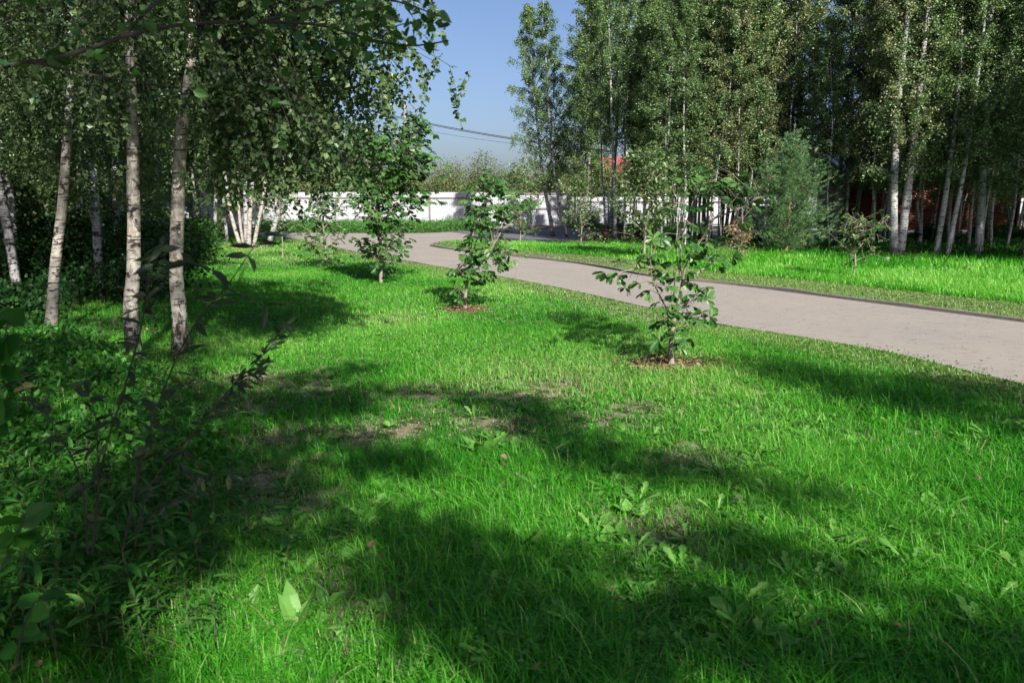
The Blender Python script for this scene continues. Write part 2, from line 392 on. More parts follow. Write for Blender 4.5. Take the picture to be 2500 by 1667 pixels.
# ------------------------------------------------------------------ grass
def vnoise(P, s, seed=0):
    r = np.random.default_rng(seed); g = r.random((64, 64))
    q = P[:, :2] / s + 100; i = np.floor(q).astype(int); f = q - i; f = f * f * (3 - 2 * f)
    a = g[i[:, 0] % 64, i[:, 1] % 64]; b_ = g[(i[:, 0]+1) % 64, i[:, 1] % 64]
    c = g[i[:, 0] % 64, (i[:, 1]+1) % 64]; d = g[(i[:, 0]+1) % 64, (i[:, 1]+1) % 64]
    return (a*(1-f[:, 0])+b_*f[:, 0])*(1-f[:, 1]) + (c*(1-f[:, 0])+d*f[:, 0])*f[:, 1]
def blades(b, P, H, W, lean, segs, tint):
    n = len(P); az = rng.random(n) * 2 * math.pi
    dv = np.stack([np.cos(az), np.sin(az), 0 * az], 1)
    lx = norm(dv + np.array([-.12, -.15, 0]))          # a common lay
    sd = np.stack([-np.sin(az + rng.normal(0, .6, n)), np.cos(az), 0 * az], 1); sd = norm(sd)
    rows = []
    for k in range(segs + 1):
        s = k / segs; th = lean * s
        c = P + lx * (H * lean * .62 * s ** 1.7)[:, None] + np.array([0, 0, 1]) * (H * (s - .42 * lean * s * s))[:, None]
        if k < segs:
            ww = (W * (1 - .55 * s ** 1.5) * .5)[:, None]
            rows += [c - sd * ww, c + sd * ww]
        else: rows.append(c)
    V = np.stack(rows, 1); kk = V.shape[1]; off = (np.arange(n) * kk)[:, None]
    Fs = []; 
    if segs > 1:
        q = np.array([[2*j, 2*j+1, 2*j+3, 2*j+2] for j in range(segs - 1)])
        Fs.append(((q[None] + off[:, :, None]).reshape(-1, 4), np.repeat(tint, segs - 1)))
    tr = np.array([2*segs-2, 2*segs-1, 2*segs]); Fs.append((tr[None] + off, tint))
    k0 = b.n; b.V.append(V.reshape(-1, 3)); b.n += n * kk
    for f, t in Fs: b.G.append((f + k0, 0, t))
def scatter(n, d0, d1, a0=-44, a1=44):
    """points seen from the camera side: uniform per area inside the ring sector"""
    d = np.sqrt(rng.random(n) * (d1**2 - d0**2) + d0**2); a = R(a0) + rng.random(n) * R(a1 - a0)
    return np.stack([d * np.sin(a), d * np.cos(a), 0 * d], 1)
bare_px = [(1330, 950, .5), (1080, 960, .35), (1180, 1040, .45), (620, 930, .45), (560, 1000, .4), (700, 1070, .35), (620, 1170, .3), (870, 1080, .3),
           (1000, 1060, .3), (1430, 1040, .3), (1650, 1290, .28), (1720, 1130, .3), (440, 940, .4), (700, 1230, .2), (820, 1430, .25), (880, 1480, .2), (430, 1500, .2), (1560, 1000, .25), (700, 940, .4)]
def bare(P):
    v = np.zeros(len(P))
    for x, y, r in bare_px:
        g = gnd(x, y); v = np.maximum(v, np.exp(-((P[:, 0]-g[0])**2 + (P[:, 1]-g[1])**2) / (1.7 * r * r)) * (.55 + .9 * vnoise(P, .25, 77)))
    return v
def left_wood(P):      # how far inside the left wood floor
    edge = -3.0 - np.clip(P[:, 1] - 7.0, -3, 40) * .44
    return edge - P[:, 0]
tall = B(); mown = B(); lawn = B()
treeholes = [gnd(1640, 895), gnd(1135, 757)]
def grow(n, d0, d1, w0, segs, h0, a0=-44, a1=44):
    P = scatter(n, d0, d1, a0, a1)
    onroad = inpoly(P, path_poly) | inpoly(P, asph_poly) | inpoly(P, drive_poly)
    P = P[~onroad]
    dn = dist_line(P, nearL); df = dist_line(P, farL); 
    nearside = inpoly(P, np.concatenate([nearL, [[40, -40, 0], [-60, -40, 0], [-60, 30, 0]]]))
    island = ~nearside
    lw = left_wood(P)
    bz = bare(P); straw = rng.random(len(P)) < bz * .84; keep = ~straw | (rng.random(len(P)) < .75)
    clump = vnoise(P, .55, 1) * .6 + vnoise(P, .17, 2) * .4
    keep &= rng.random(len(P)) < np.where(P[:, 1] < 7, .35 + 1.1 * clump, 1)
    keep &= rng.random(len(P)) < np.where(lw > 0, np.clip(.8 - lw * .10, .22, 1), 1)
    keep &= ~((P[:, 1] > 24.5) & (P[:, 0] > 4.5) & (rng.random(len(P)) < .7))
    keep &= ~((P[:, 1] > 42))
    for g, r in ((treeholes[0], .36), (treeholes[1], .28)):
        keep &= np.hypot(P[:, 0] - g[0], (P[:, 1] - g[1])) > r * (1 + .3 * rng.normal(size=len(P)))
    straw = straw[keep]; P, dn, df, nearside, island, clump, lw = P[keep], dn[keep], df[keep], nearside[keep], island[keep], clump[keep], lw[keep]
    n = len(P)
    mz = (nearside & (dn < .85 + .18 * rng.normal(size=n))) | (island & (df < 2.1 + .06 * rng.normal(size=n)) & (P[:, 1] < 40))
    H = h0 * (.55 + .9 * clump) * rng.uniform(.6, 1.25, n)
    W = np.full(n, w0) * rng.uniform(.6, 1.35, n)
    lean = np.clip(rng.normal(1.05, .42, n), .1, 1.8); arch = (rng.random(n) < .10) & (d0 < 9)
    lean[arch] = rng.uniform(1.3, 1.75, arch.sum()); H[arch] *= 1.7
    tint = np.clip(.12 + .55 * rng.random(n) + .65 * (vnoise(P, 1.7, 5) - .42) + .35 * (vnoise(P, 5, 6) - .4) + np.where(P[:, 1] > 6, .10, 0), 0, .93)
    H[straw] = rng.uniform(.012, .05, straw.sum()); lean[straw] = rng.uniform(.9, 1.8, straw.sum())
    dry = straw | (rng.random(n) < (.04 if d0 < 9 else .015)); tint[dry] = rng.uniform(.90, .94, dry.sum()); tint[straw] = rng.uniform(.92, 1, straw.sum())
    a = ~mz & ~island
    fl = (1 - .45 * np.clip(bare(P), 0, 1)) * np.where(P[:, 1] > 7.0, .62, 1.0) * np.where(lw > 0, 1.15, 1)
    blades(lawn, P[a], (H * fl)[a], W[a], lean[a], segs, tint[a])
    # island: knee-high grass behind the mown strip
    t_ = ~mz & island
    blades(tall, P[t_], (H * 1.55)[t_] * np.where(P[t_][:, 0] < 4, .6, 1.0), W[t_] * 1.25, lean[t_], max(segs, 2), np.clip(tint[t_] - .03, 0, 1))
    m_ = mz
    blades(mown, P[m_], .035 + .03 * rng.random(m_.sum()), W[m_] * 1.1, lean[m_], max(1, segs - 1), np.clip(rng.random(m_.sum()) * .9 + .1 * (rng.random(m_.sum()) < .15), 0, 1))
DEN = 1.0
grow(int(100000 * DEN), 1.7, 5.0, .0040, 4, .135)
grow(int(60000 * DEN), 1.7, 4.6, .0028, 3, .06)
grow(int(190000 * DEN), 5.0, 10.0, .0060, 3, .125)
grow(int(230000 * DEN), 10.0, 20.0, .0105, 2, .13)
grow(int(200000 * DEN), 20.0, 42.0, .019, 2, .15)
tag(lawn.build('lawn_grass', M['grass']), 'bright green uncut grass of the lawn left of the path', 'grass', kind='stuff')
tag(mown.build('mown_grass', M['mown']), 'short pale mown grass strips beside the path', 'grass', kind='stuff')
tag(tall.build('tall_grass', M['grass']), 'tall lush grass on the island beyond the kerb', 'grass', kind='stuff')
del lawn, mown, tall

# ------------------------------------------------------------------ birch crowns (prototypes shared by many trees)
def curve_pts(A, Bp, sag, n=6):
    """A,Bp (m,3): arc rising then falling between the two"""
    s = np.linspace(0, 1, n)[None, :, None]
    P = A[:, None] * (1 - s) + Bp[:, None] * s
    P[..., 2] += (sag[:, None] * 4 * (s[..., 0] * (1 - s[..., 0])))
    return P
def hang_twigs(bb, bl, start, outd, ln, nl, lsize, T, drop=.55, tint_shift=0, twr=.0035, tmat=0, sides=3, jit=.06):
    m = len(start); s = np.linspace(0, 1, 5)
    d0 = norm(outd + rng.normal(0, .35, (m, 3)))
    P = start[:, None] + (d0[:, None] * (ln[:, None, None] * (.55 * s - .18 * s**2)[None, :, None]))
    P[..., 2] -= ln[:, None] * drop * (s ** 1.5)[None]
    if bb is not None:
        Rr = np.repeat((twr * (1 - .7 * s))[None], m, 0)
        V, Q = tubes(P, Rr, sides); bb.add(V, Q, tmat)
    u = rng.random((m, nl)) ** .8; k = np.minimum((u * 4).astype(int), 3); f = u * 4 - k
    idx = np.arange(m)[:, None]
    C = P[idx, k] * (1 - f[..., None]) + P[idx, k + 1] * f[..., None]
    C = C.reshape(-1, 3); n = len(C)
    D = norm(rng.normal(0, .7, (n, 3)) + np.array([0, 0, -.5]))
    C = C + rng.normal(0, jit, (n, 3))
    L = lsize * rng.uniform(.65, 1.25, n)
    ti = np.clip(rng.random(n) * .93 + tint_shift + .07 * (rng.random(n) < .04), 0, 1)
    addleaves(bl, C, D, norm(rng.normal(0, .8, (n, 3)) + np.array([0, -.5, .25])), L, T, 0, ti, W=L * rng.uniform(.8, 1.15, n))
def birch_crown(H, base, Rm, nbr, ntw, nl, ls, T=RH, hang=.9, seed=1):
    global rng
    keepr = rng; rng = np.random.default_rng(seed)
    bb, bl = B(), B()
    t = (np.arange(nbr) + rng.random(nbr) * .8) / nbr
    z0 = base + (H * .97 - base) * t ** .9
    az = np.arange(nbr) * 2.4 + rng.normal(0, .5, nbr)
    prof = np.sin(np.clip(.18 + t * .82, 0, 1) * math.pi) ** .6 * (1 - .45 * t)
    L = Rm * prof * rng.uniform(.55, 1.2, nbr)
    A = np.stack([0 * az, 0 * az, z0], 1)
    E = np.stack([np.cos(az) * L, np.sin(az) * L, z0 + L * rng.uniform(.35, 1.0, nbr)], 1)
    P = curve_pts(A, E, L * .06, 6)
    Rr = np.clip(.012 + .010 * L, .01, .04)[:, None] * np.linspace(1, .25, 6)[None]
    V, Q = tubes(P, Rr, 4); bb.add(V, Q, 0)
    m = nbr * ntw; bi = np.repeat(np.arange(nbr), ntw); s = .18 + .82 * rng.random(m)
    k = np.minimum((s * 5).astype(int), 4); f = (s * 5 - k)[:, None]
    st = P[bi, k] * (1 - f) + P[bi, k + 1] * f
    od = np.stack([np.cos(az[bi]), np.sin(az[bi]), 0 * az[bi] + .1], 1)
    ln = .72 * hang * rng.uniform(.4, 1.25, m) * (1.15 - .55 * t[bi])
    hang_twigs(bb, bl, st, od, ln, nl, ls, T)
    rng = keepr
    return bb, bl
CR = {}
def crown_proto(key, mats, *a, **k):
    bb, bl = birch_crown(*a, **k)
    def me(b, name, mt):
        o = b.build(name, mt); d = o.data; bpy.data.objects.remove(o); return d
    CR[key] = (me(bb, 'branches', M['dark_branch']), me(bl, 'crown', mats))
HC = 13.0
for i, sd in enumerate((3, 4, 5)):
    crown_proto('tall%d' % i, M['birch_leaf'], HC, (2.9, 3.6, 2.5)[i], (1.55, 1.35, 1.8)[i], 68, 12, 22, .070, seed=sd)
crown_proto('dry0', M['birch_leaf_dry'], HC, 2.8, 1.6, 68, 12, 22, .070, seed=9)
crown_proto('edge0', M['birch_leaf'], HC, 2.4, 1.9, 88, 13, 26, .070, seed=21, hang=1.1)
crown_proto('low0', M['birch_leaf'], HC, 1.3, 1.9, 72, 12, 22, .068, seed=31, hang=1.0)
crown_proto('low1', M['birch_leaf'], HC, 1.8, 1.6, 68, 12, 22, .068, seed=32, hang=1.0)
crown_proto('high0', M['birch_leaf'], HC, 4.9, 1.5, 60, 12, 22, .070, seed=44)
crown_proto('top0', M['birch_leaf'], HC, 8.2, 2.3, 60, 14, 20, .09, seed=41, hang=.8)
print('crowns', sum(len(v[1].polygons) for v in CR.values()))

def trunk_mesh(pts, radii, sides=8, wob=.0, rough=0.0, flare=1.0):
    """world-offset polyline -> B with a noisy tapered trunk"""
    pts = np.asarray(pts, float); n = max(8, int(len(pts) * 1)); 
    P = smoothline(pts, 5) if len(pts) > 2 else np.linspace(pts[0], pts[1], 12)
    s = np.linspace(0, 1, len(P)); Rr = np.interp(s, np.linspace(0, 1, len(radii)), radii)
    z = P[:, 2] - P[0, 2]; Rr = Rr * (1 + (flare - 1) * np.exp(-z / .16))
    P[:, 0] += wob * np.sin(s * 9 + rng.random() * 6); P[:, 1] += wob * np.cos(s * 7 + rng.random() * 6)
    V, Q = tubes(P[None], Rr[None], sides)
    if rough:
        ax = np.repeat(P, sides, axis=0); V = ax + (V - ax) * (1 + rough * rng.normal(size=(len(V), 1)))
    b = B(); b.add(V, Q); return b
def birch(name, label, base, top_px=None, depth=None, w=.07, H=13, crown='tall0', group=None, mid=None, bark='birch_bark', cat='tree', lean=(0, 0), cs=1.0, sides=8, depth_lean=0.0, rough=0.0, flare=1.25):
    """base: world ground point; top_px: pixel the trunk passes higher up (same distance) which sets its lean"""
    base = np.array(base, float); base[2] = -.03
    d = base[1]
    pts = [np.zeros(3)]
    for q in (mid or []) + ([top_px] if top_px is not None else []):
        p = pix(q[0], q[1], d) - base; pts.append(p)
    if len(pts) > 1:
        a = pts[-1]; pz = pts[-2]
        sl = (a - pz) / max(a[2] - pz[2], .3); sl = np.clip(sl, -.22, .22); sl[2] = 1
        sl[0] *= .7
        z = a[2]
        while z < H * .93:
            dz = min(2.2, H * .97 - z); q = pts[-1] + sl * dz + np.array([rng.normal(0, .04), rng.normal(0, .04), 0]); pts.append(q); z += dz; sl[0] *= .8
    else:
        for k in range(1, 8):
            z = H * .96 * k / 7
            pts.append(np.array([lean[0] * z / H + rng.normal(0, .035), lean[1] * z / H + rng.normal(0, .035), z]))
    root = empty(name, base)
    tag(root, label, cat, group)
    rr = [w * 1.08, w, w * .86, w * .7, w * .5, w * .3, w * .12]
    trunk_mesh(pts, rr, sides, wob=.02, rough=rough, flare=flare).build('trunk', M[bark], root, smooth=True)
    tip = pts[-1]; q = Vector((tip[0], tip[1], tip[2])).normalized()
    rot = Vector((0, 0, 1)).rotation_difference(q)
    if crown:
        s = H / HC; az = rng.random() * 6.28
        for nm, me in zip(('branches', 'crown'), CR[crown]):
            c = bpy.data.objects.new(nm, me); COL.objects.link(c); c.parent = root
            c.rotation_mode = 'QUATERNION'; c.rotation_quaternion = rot @ Quaternion((0, 0, 1), az)
            c.scale = (s * cs, s * cs, s)
    return root

# ---- right wood: the trunks one can tell apart, left to right
RW = 'birches of the right wood'
front = [
 ('dark leaning birch trunk at the left end of the right wood, right beside the gate', (1350, 577), (1327, 440), .095, 'edge0', [(1338, 505)], 12),
 ('thinner pale birch leaning left, crown open against the blue gap of sky', (1385, 579), (1340, 290), .065, 'tall0', [(1366, 500), (1352, 410)], 11.5),
 ('slender birch directly left of the double white trunk by the soil heap', (1479, 586), (1471, 430), .05, 'tall1', [(1476, 500)], 12),
 ('left stem of the double birch by the soil heap', (1490, 582), (1500, 390), .085, 'tall0', [(1494, 500)], 14),
 ('bright right stem of the double birch by the soil heap', (1503, 591), (1497, 400), .075, 'tall2', [(1501, 470)], 14),
 ('thin grey birch right of the double trunk, in front of the soil heap', (1524, 591), (1525, 470), .05, 'tall1', None, 11),
 ('thin birch leaning right behind the tall linden sapling', (1540, 582), (1549, 480), .05, 'tall1', None, 12),
 ('birch leaning left beyond the linden sapling, in front of the white fence', (1611, 563), (1600, 480), .075, 'tall0', None, 12),
 ('birch with thick grey foot at the left of the dense trunk row', (1626, 578), (1623, 430), .10, 'tall2', None, 14),
 ('birch standing close beside the thick grey footed birch', (1640, 573), (1634, 430), .06, 'tall0', None, 13),
 ('white footed birch seen through the near chestnut sapling', (1686, 590), (1690, 430), .12, 'dry0', None, 14),
 ('slim white birch right of the white footed birch', (1697, 590), (1702, 430), .07, 'tall1', None, 13),
 ('slim birch in the dense row, just left of the dark trunk cluster', (1722, 580), (1718, 430), .06, 'dry0', None, 13),
 ('left stem of the dark trunk cluster left of the pine', (1762, 583), (1772, 430), .06, 'tall2', None, 13),
 ('middle stem of the dark trunk cluster left of the pine', (1770, 585), (1790, 430), .08, 'dry0', None, 14),
 ('right stem of the dark trunk cluster, leaning to the pine', (1778, 584), (1806, 430), .06, 'tall0', None, 13),
 ('birch rising behind the pine top', (1948, 596), (1953, 200), .11, 'dry0', None, 14),
 ('thin bare grey stem right of the pine', (2025, 614), (2022, 480), .035, 'tall1', None, 8),
 ('birch at the left corner of the log house, leaning right', (2036, 603), (2060, 330), .095, 'dry0', [(2050, 450)], 14),
 ('slimmer birch beside the left corner birch of the log house', (2062, 605), (2078, 310), .065, 'tall2', [(2070, 470)], 13),
 ('pale straight birch behind the browning chestnut sapling', (2086, 590), (2120, 370), .095, 'tall0', [(2098, 480)], 13),
 ('thin forked birch in front of the log wall, left of the white pair', (2122, 578), (2130, 440), .06, 'tall1', None, 11),
 ('thin birch leaning right in front of the log wall', (2132, 577), (2150, 450), .05, 'tall1', None, 11),
 ('grey birch leaning right, directly left of the white pair', (2141, 578), (2155, 450), .05, 'tall2', None, 11),
 ('left trunk of the big white birch pair in front of the log house', (2183, 628), (2193, 250), .125, 'dry0', [(2182, 540), (2187, 400)], 14),
 ('right trunk of the big white birch pair, leaning right', (2196, 628), (2244, 240), .125, 'tall2', [(2206, 540), (2226, 380)], 14),
 ('grey crooked birch standing behind the white pair', (2172, 598), (2203, 430), .09, 'tall0', [(2180, 530)], 13),
 ('thin birch with curved foot, left stem of the crossing pair', (2238, 612), (2248, 440), .055, 'tall1', [(2246, 570), (2238, 500)], 12),
 ('thin birch right stem of the crossing pair', (2243, 611), (2272, 250), .055, 'tall0', [(2250, 560), (2254, 470)], 12),
 ('leaning birch in front of the middle of the log wall', (2266, 576), (2290, 420), .065, 'tall2', [(2280, 510)], 12),
 ('straight pale birch, first to the right of the crossing pair', (2286, 628), (2322, 360), .085, 'tall0', [(2300, 530)], 13),
 ('greyer birch behind the straight pale birch', (2311, 602), (2330, 420), .065, 'tall1', [(2316, 520)], 13),
 ('pale birch leaning right with curved foot', (2310, 630), (2356, 400), .07, 'tall2', [(2325, 570), (2344, 480)], 13),
 ('thin mottled birch with narrow foot right of the curved foot birch', (2364, 613), (2385, 400), .06, 'tall0', [(2372, 500)], 12),
 ('thick birch with black foot before the orange lit wall end', (2387, 626), (2402, 380), .12, 'edge0', [(2396, 520)], 13),
 ('birch at the right end of the log wall', (2414, 605), (2422, 390), .09, 'low1', [(2416, 500)], 13),
]
for k, (lab, bp, tp, wd, cr, mid, H) in enumerate(front):
    if 1465 < bp[0] < 1600: cr = 'high0'
    H = min(H, 10.6) if bp[0] > 1900 else min(H, 11.6)
    birch('birch_tree', lab, gnd(*bp), tp, w=wd, H=H, crown=cr, mid=mid, group=RW, cs=1.0 if H > 11 else 1.15)

def clear_of(P, L, r): return all((P[0]-q[0])**2 + (P[1]-q[1])**2 > r*r for q in L)
placed = [gnd(*f[1]) for f in front]
def fill(n, xr, dr, crowns, label, group, wr=(.035, .085), Hr=(11, 14.5), ok=lambda x, d: True, rmin=1.0, bark='birch_bark', cs=1.22):
    c = 0; tries = 0
    while c < n and tries < n * 60:
        tries += 1
        d = random.uniform(*dr); x = random.uniform(*xr)
        P = np.array([(x - 1250) / F * d * 1.02, d, 0])
        if not ok(x, d) or not clear_of(P, placed, rmin): continue
        placed.append(P); c += 1
        birch('birch_tree', label, P, w=random.uniform(*wr), H=random.uniform(*Hr), crown=random.choice(crowns), group=group,
              lean=(random.uniform(-.5, 1.1), random.uniform(-.5, .5)), bark=bark, sides=6, cs=cs)
# deep right wood
fill(34, (1560, 1800), (31, 39), ['tall0', 'tall1', 'dry0', 'tall2'], 'slender birch deep among the dense grey trunk row left of the pine', 'slender birches of the dense trunk row', wr=(.03, .06), Hr=(9.5, 11.2),
     ok=lambda x, d: not (x > 1680 and 39 < d < 44) and abs(x - 1460) > 15, rmin=.7)
fill(4, (1830, 2010), (27, 31.5), ['dry0', 'tall0'], 'birch standing behind the young pine', 'birches behind the pine', rmin=.8)
fill(14, (1600, 1815), (26.5, 32), ['tall1', 'tall0', 'dry0'], 'thin pale birch at the front of the dense trunk row', 'thin pale birches of the trunk row', wr=(.025, .045), Hr=(9, 11), rmin=.5)
fill(12, (1385, 1720), (56, 64), ['edge0', 'tall0', 'tall2'], 'tall birch standing beyond the white fence', 'birches beyond the fence', wr=(.06, .09), Hr=(16, 19), rmin=1.2, ok=lambda x, d: not 1440 < x < 1560)
fill(24, (2030, 2520), (24.5, 35), ['tall0', 'tall2', 'tall1', 'dry0'], 'slim shaded birch standing close to the log wall', 'slim birches at the log wall', rmin=.7, wr=(.03, .055), Hr=(9.5, 11.5))
fill(14, (2450, 3000), (19, 35), ['low0', 'low1', 'tall2'], 'dark shaded birch at the right edge of the wood', 'birches at the right edge', rmin=1.2, wr=(.06, .1))
fill(16, (2050, 2900), (44, 58), ['low0', 'edge0', 'low1'], 'birch standing behind the log house', 'birches behind the log house', rmin=1.8, Hr=(12, 15))

# ---- left wood
LW = 'birches of the left wood'
left = [
 ('mottled white birch, left of the two thick foreground trunks', (130, 812), (178, 130), .062, None, [(134, 660), (146, 505), (162, 295)], 10, 'birch_bark_cream', 12),
 ('thick creamy birch trunk in the left foreground, left of the pair', (335, 885), (316, 60), .068, None, [(322, 760), (326, 640), (322, 400), (321, 250)], 10, 'birch_bark_near', 14),
 ('thick peeling birch trunk with brown patches, right of the pair', (435, 872), (470, 60), .074, None, [(433, 760), (432, 640), (449, 340), (463, 215)], 10, 'birch_bark_near', 14),
 ('slim white birch at the far left of the picture', (40, 648), (24, 70), .075, 'low0', [(42, 500), (47, 400), (36, 230)], 12, 'birch_bark_cream', 8),
 ('thin pinkish birch between the mottled birch and the foreground pair', (250, 646), (243, 470), .07, 'low1', None, 12, 'birch_bark_cream', 8),
 ('slim birch behind the left foreground trunk', (268, 640), (262, 420), .06, 'low1', None, 12, 'birch_bark_cream', 8),
 ('leftmost outward leaning stem of the birch clump by the lawn', (590, 607), (548, 430), .07, 'tall1', [(566, 530)], 12, 'birch_bark_cream', 8),
 ('second stem of the birch clump by the lawn', (597, 603), (580, 440), .055, 'low1', [(586, 530)], 12, 'birch_bark_cream', 8),
 ('dark middle stem of the birch clump by the lawn', (602, 605), (597, 440), .085, 'tall0', None, 13, 'birch_bark', 8),
 ('brightest stem of the birch clump by the lawn', (608, 606), (617, 400), .085, 'tall2', [(611, 520)], 13, 'birch_bark_cream', 8),
 ('right stem of the birch clump, leaning to the path', (618, 606), (645, 470), .07, 'tall1', [(630, 540)], 12, 'birch_bark_cream', 8),
 ('rough dark leaning birch right of the clump', (652, 604), (680, 500), .09, 'low1', None, 12, 'birch_bark', 8),
 ('birch leaning left in front of the shaded fence', (490, 589), (472, 450), .085, 'tall2', [(480, 510)], 12, 'birch_bark_cream', 8),
 ('straight birch in front of the shaded fence', (522, 594), (526, 460), .075, 'tall1', None, 12, 'birch_bark', 8),
 ('dark thin birch leaning left before the shaded fence', (554, 594), (541, 450), .06, 'tall0', None, 12, 'birch_bark', 8),
]
left_roots = {}
for k, (lab, bp, tp, wd, cr, mid, H, bark, sd) in enumerate(left):
    left_roots[k] = birch('birch_tree', lab, gnd(*bp), tp, w=wd, H=H, crown=cr, mid=mid, group=LW, bark=bark, sides=sd, rough=.03 if sd > 8 else 0, flare=1.5 if sd > 8 else 1.2)
    placed.append(gnd(*bp))
pine_l = birch('pine_tree', 'slim pine trunk with orange bark behind the foreground birch pair', gnd(352, 600), (350, 230), w=.08, H=13, crown='tall1', bark='pine_bark', group=None)
fill(34, (-250, 420), (12.5, 24), ['low0', 'low1'], 'birch deep in the shady left wood', 'birches deep in the left wood', ok=lambda x, d: x < 1250 - (3.8 + max(d - 7, 0) * .45) / d * F, rmin=1.3)
fill(44, (-300, 720), (24, 47), ['tall0', 'tall1', 'low1', 'tall2', 'low0'], 'far birch of the left wood towards the fence', 'far birches of the left wood',
     ok=lambda x, d: x < 1250 - (4.2 + max(d - 7, 0) * .43) / d * F if d < 34 else x < 700, rmin=1.2)
fill(8, (-900, -260), (8, 30), ['low0'], 'birch outside the left edge of the view', 'birches beyond the left edge', rmin=2)

# ---- the hanging near foliage of the two thick birches and the mottled one
def attach_spray(root, tips, ln, nl, ls, T, mat, ntw, zr=(.5, 1.3), rad=.35, br=.0075):
    """limbs run from the trunk of root to each tip; drooping leafy twigs round each tip"""
    base = np.array(root.location); base = base.copy()
    tips = np.asarray(tips); m = len(tips)
    bb, bl = B(), B()
    tr = [c for c in root.children if c.name.startswith('trunk')][0]
    tv = np.empty(len(tr.data.vertices) * 3); tr.data.vertices.foreach_get('co', tv); tv = tv.reshape(-1, 3)
    za = np.clip(tips[:, 2] + rng.uniform(*zr, m), 3.5 + .35 * rng.random(m), 9)
    A = np.array([tv[np.abs(tv[:, 2] - z).argsort()[:8]].mean(0) for z in za])
    P = curve_pts(A, tips - base, rng.uniform(.1, .3, m), 8)
    P[:, 1:-1] += rng.normal(0, .025, P[:, 1:-1].shape)
    V, Q = tubes(P, np.linspace(1, .3, 8)[None] * np.full((m, 1), br), 5); bb.add(V, Q)
    bi = np.repeat(np.arange(m), ntw); s = 1 - np.abs(rng.normal(0, .2, len(bi))); s = np.clip(s, .35, .999)
    k = np.minimum((s * 7).astype(int), 6); f = (s * 7 - k)[:, None]
    st = P[bi, k] * (1 - f) + P[bi, k + 1] * f + rng.normal(0, rad * .25, (len(bi), 3)) * np.array([1, 1, .5])
    od = norm(np.stack([rng.normal(.3, .8, len(bi)), rng.normal(0, .8, len(bi)), rng.normal(.1, .2, len(bi))], 1))
    hang_twigs(bb, bl, st, od, ln * rng.uniform(.5, 1.3, len(bi)), nl, ls, T, drop=.75, twr=.0018, jit=.012)
    bb.build('branches', M['dark_branch'], root); bl.build('crown', M[mat], root)
def open_tips(P):
    out = []
    for p in P:
        v = p - np.array([0, 0, CAMH]); f = v[1] * CP - v[2] * SP; x = 1250 + F * v[0] / f
        if (275 < x < 352 or 415 < x < 500) and p[1] < 7.7: continue
        if 110 < x < 190 and p[1] < 9.3: continue
        out.append(p)
    return np.array(out)
def in_region(n, fx, y0, y1, d0, d1):
    out = []
    while len(out) < n:
        y = random.uniform(y0, y1); a, b_ = fx(y); x = random.uniform(a, b_); d = random.uniform(d0, d1)
        out.append(pix(x, y, d))
    return np.array(out)
xs_r = lambda y: (430, float(np.interp(y, [-200, 0, 60, 170, 215, 260, 330, 380, 420, 460], [1010, 985, 985, 1010, 1000, 985, 940, 850, 820, 740])))
attach_spray(left_roots[2], open_tips(np.concatenate([in_region(150, xs_r, -160, 390, 5.8, 9.2), in_region(46, lambda y: (460, float(np.interp(y, [250, 420, 480], [930, 860, 760]))), 270, 480, 6.0, 8.5),
             [pix(1085, 60, 6.6), pix(1105, 165, 6.2), pix(1060, 150, 6.3), pix(1020, 275, 6.4), pix(1015, 130, 6.2), pix(1050, 0, 6.4)]])),
             .44, 24, .048, RH, 'near_birch_leaf', 10)
xs_l = lambda y: (60, 520)
attach_spray(left_roots[1], open_tips(in_region(130, xs_l, -160, 300, 6.0, 10)), .42, 22, .050, RH, 'near_birch_leaf', 8)
attach_spray(left_roots[0], open_tips(in_region(150, lambda y: (-80, 400), -160, 450, 8.2, 12)), .5, 22, .052, RH, 'near_birch_leaf', 8)

# ------------------------------------------------------------------ off-camera shade trees (behind the photographer)
def shade_tree(label, base, targets, hs, rad, n_leaf, w=.11, ls=.085, name='aspen_tree', group='trees behind the viewpoint', mat='birch_leaf'):
    """clusters at S-projected positions: targets are ground points the crown shades, hs the crown heights"""
    base = np.array([base[0], base[1], -.03])
    root = empty(name, base); tag(root, label, 'tree', group)
    C = np.array([np.array(g) + S * (h / S[2]) for g, h in zip(targets, hs)]) - base
    H = C[:, 2].max()
    bb, bl = B(), B()
    P = curve_pts(np.stack([0 * C[:, 2], 0 * C[:, 2], np.clip(C[:, 2] - .35 * np.linalg.norm(C[:, :2], axis=1), 1.5, H)], 1), C, np.full(len(C), .2), 7)
    V, Q = tubes(P, np.linspace(.014, .004, 7)[None].repeat(len(C), 0), 4); bb.add(V, Q)
    for c, r in zip(C, np.broadcast_to(rad, len(C))):
        n_leaf = int(24 + 1500 * r * r)
        q = rvec(n_leaf) * (rng.random((n_leaf, 1)) ** .45) * r * np.array([1.5, 1.15, .42]) + c
        q += .25 * r * rng.normal(size=(1, 3))
        addleaves(bl, q, norm(rvec(n_leaf) + [0, 0, -.6]), rvec(n_leaf), ls * rng.uniform(.6, 1.3, n_leaf), RH, 0)
    pts = [[0, 0, 0]] + [[.08 * math.sin(k), .08 * math.cos(k * 1.3), H * .98 * k / 6] for k in range(1, 7)]
    trunk_mesh(pts, [w, w * .8, w * .5, w * .15], 8).build('trunk', M['grey_bark'], root, smooth=True)
    bb.build('branches', M['dark_branch'], root); bl.build('crown', M[mat], root)
    return root
def T_(px): return [gnd(x, y) for x, y in px]
